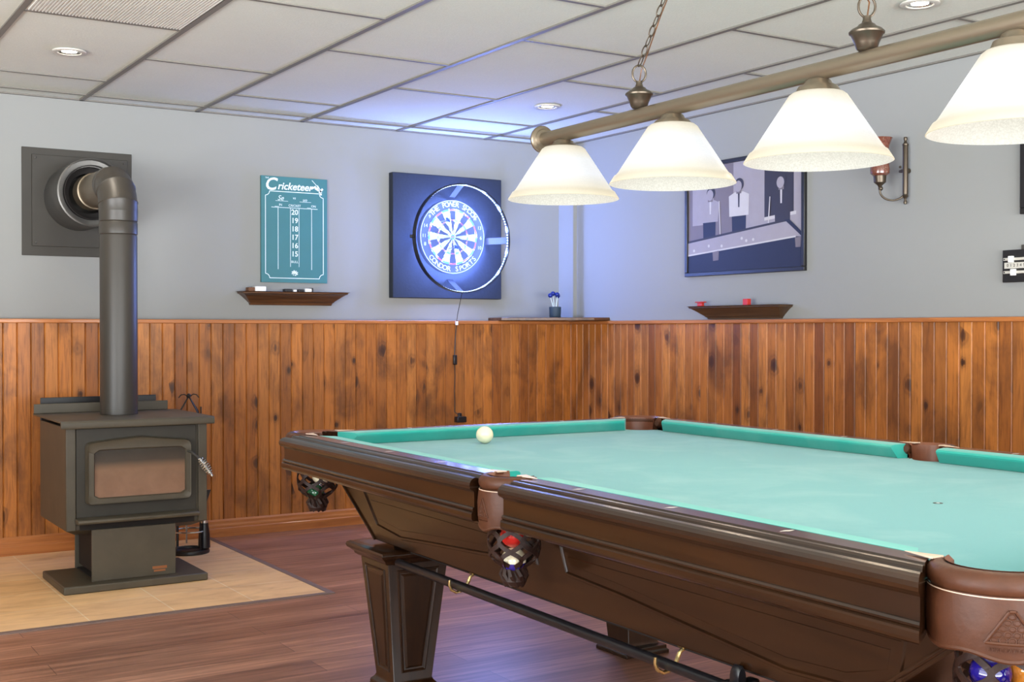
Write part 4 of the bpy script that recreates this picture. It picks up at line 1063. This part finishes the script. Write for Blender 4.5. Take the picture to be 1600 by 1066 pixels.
# local: -y runs towards the viewer
b = MB(); b.tube([(0, .118, 0), (0, -1.76, 0)], .0215, 32); b.build('bar', M['bronze'], BT)
for s, yy in ((1, .118), (-1, -1.76)):
    b = MB(); b.tube([(0, yy-s*.012, 0), (0, yy-s*.010, 0), (0, yy-s*.006, 0), (0, yy-s*.004, 0), (0, yy, 0), (0, yy+s*.008, 0), (0, yy+s*.014, 0)], [.0225, .031, .033, .041, .044, .043, .034], 36); b.build('end_cap', M['bronze'], BT)
sp = [0, -.540, -1.085, -1.625]; zr = [1.535, 1.529, 1.525, 1.522]
for k in range(4):
    zz = zr[k]-1.738
    b = MB(); b.lathe([(.020, -.016), (.030, -.022), (.034, -.030), (.046, -.036), (.052, zz+.166), (.056, zz+.160), (.050, zz+.158)], (0, sp[k], 0), 32); b.build('fitter', M['bronze'], BT)
    b = MB(); b.lathe([(.048, .163), (.060, .162), (.068, .156), (.112, .089), (.150, .0305), (.1565, .0235), (.1605, .0215), (.172, .003), (.1735, .000), (.1715, -.001), (.1685, .0025), (.157, .0195), (.108, .088), (.064, .152), (.048, .158)], n=64, caps=False)
    ni = 64
    for fi in range(len(b.m)): b.m[fi] = 1 if fi//ni >= 9 else 0
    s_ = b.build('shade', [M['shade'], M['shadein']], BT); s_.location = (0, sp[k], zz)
    b = MB(); b.sphere((0, 0, .085), .030, 16, 12); b.tube([(0, 0, .11), (0, 0, .16)], .014, 12); bb = b.build('bulb', M['bulb'] if 'bulb' in M else M['lamp'], None); bb.parent = s_
    l = bpy.data.lights.new('bulb', 'SPOT'); l.spot_size = R(138); l.spot_blend = .35; l.energy = BULBW; l.color = WARM; l.shadow_soft_size = .04
    o = bpy.data.objects.new('bulb_light', l); o.parent = s_; o.location = (0, 0, .050); COL.objects.link(o)
for yy, s in ((-.389, -1), (-1.235, 1)):
    b = MB(); b.lathe([(.012, .018), (.020, .0215), (.024, .026), (.027, .036), (.036, .056), (.0395, .058), (.0400, .062), (.034, .068), (.022, .074), (.018, .079), (.012, .082), (.009, .090), (.009, .098)], (0, yy, 0), 32); b.build('hanger_cap', M['bronzedark'], BT)
    ch = bpy.data.objects.new('chain', None); COL.objects.link(ch); ch.parent = BT; ch.location = (0, yy, .100)
    D = Vector((0, s*.32, .46)).normalized() if s < 0 else Vector((0, .30, .46)).normalized()
    b = MB(); b.tube([(.019*math.cos(2*PI*i/24), 0, .019+.024*math.sin(2*PI*i/24)) for i in range(24)], .0030, 8, closed=True); big = b.build('chain_link', M['bronzedark'], ch)
    big.rotation_euler = (0, 0, R(-31))
    link = None; pitch = .030; k = 0; p = Vector((0, 0, .043))
    top = H-1.738-.100-.012
    while p.z < top:
        if link is None:
            b = MB(); b.tube([(.0075*math.cos(2*PI*i/16), 0, .0175*math.sin(2*PI*i/16)) for i in range(16)], .0019, 6, closed=True); lk = link = b.build('chain_link', M['bronzedark'], ch)
        else:
            lk = link.copy(); COL.objects.link(lk); lk.parent = ch
        q_ = Vector((0, 0, 1)).rotation_difference(D); e = (q_.to_matrix() @ Matrix.Rotation(R(20+90*(k % 2)), 3, 'Z')).to_euler()
        lk.location = p+D*.014; lk.rotation_euler = e; p = p+D*pitch; k += 1
    b = MB(); b.tube([(.002, 0, .0), (.008, 0, .03), (.010, D.y*.05+.004, .03+D.z*.05), (.004, D.y*.16, .03+D.z*.16), (.006, D.y*.26, .03+D.z*.26), (.003, p.y, p.z)], .0018, 6); b.build('cord', M['cord'] if 'cord' in M else M['walnut'], ch)
cz = H-1.738
b = MB(); b.lathe([(.065, cz), (.064, cz-.012), (.045, cz-.024), (.010, cz-.030), (.001, cz-.030)], (0, -.812, 0), 32)
b.box((-.012, -.812-.14, cz-.010), (.012, -.812+.14, cz)); b.build('canopy', M['bronzedark'], BT)
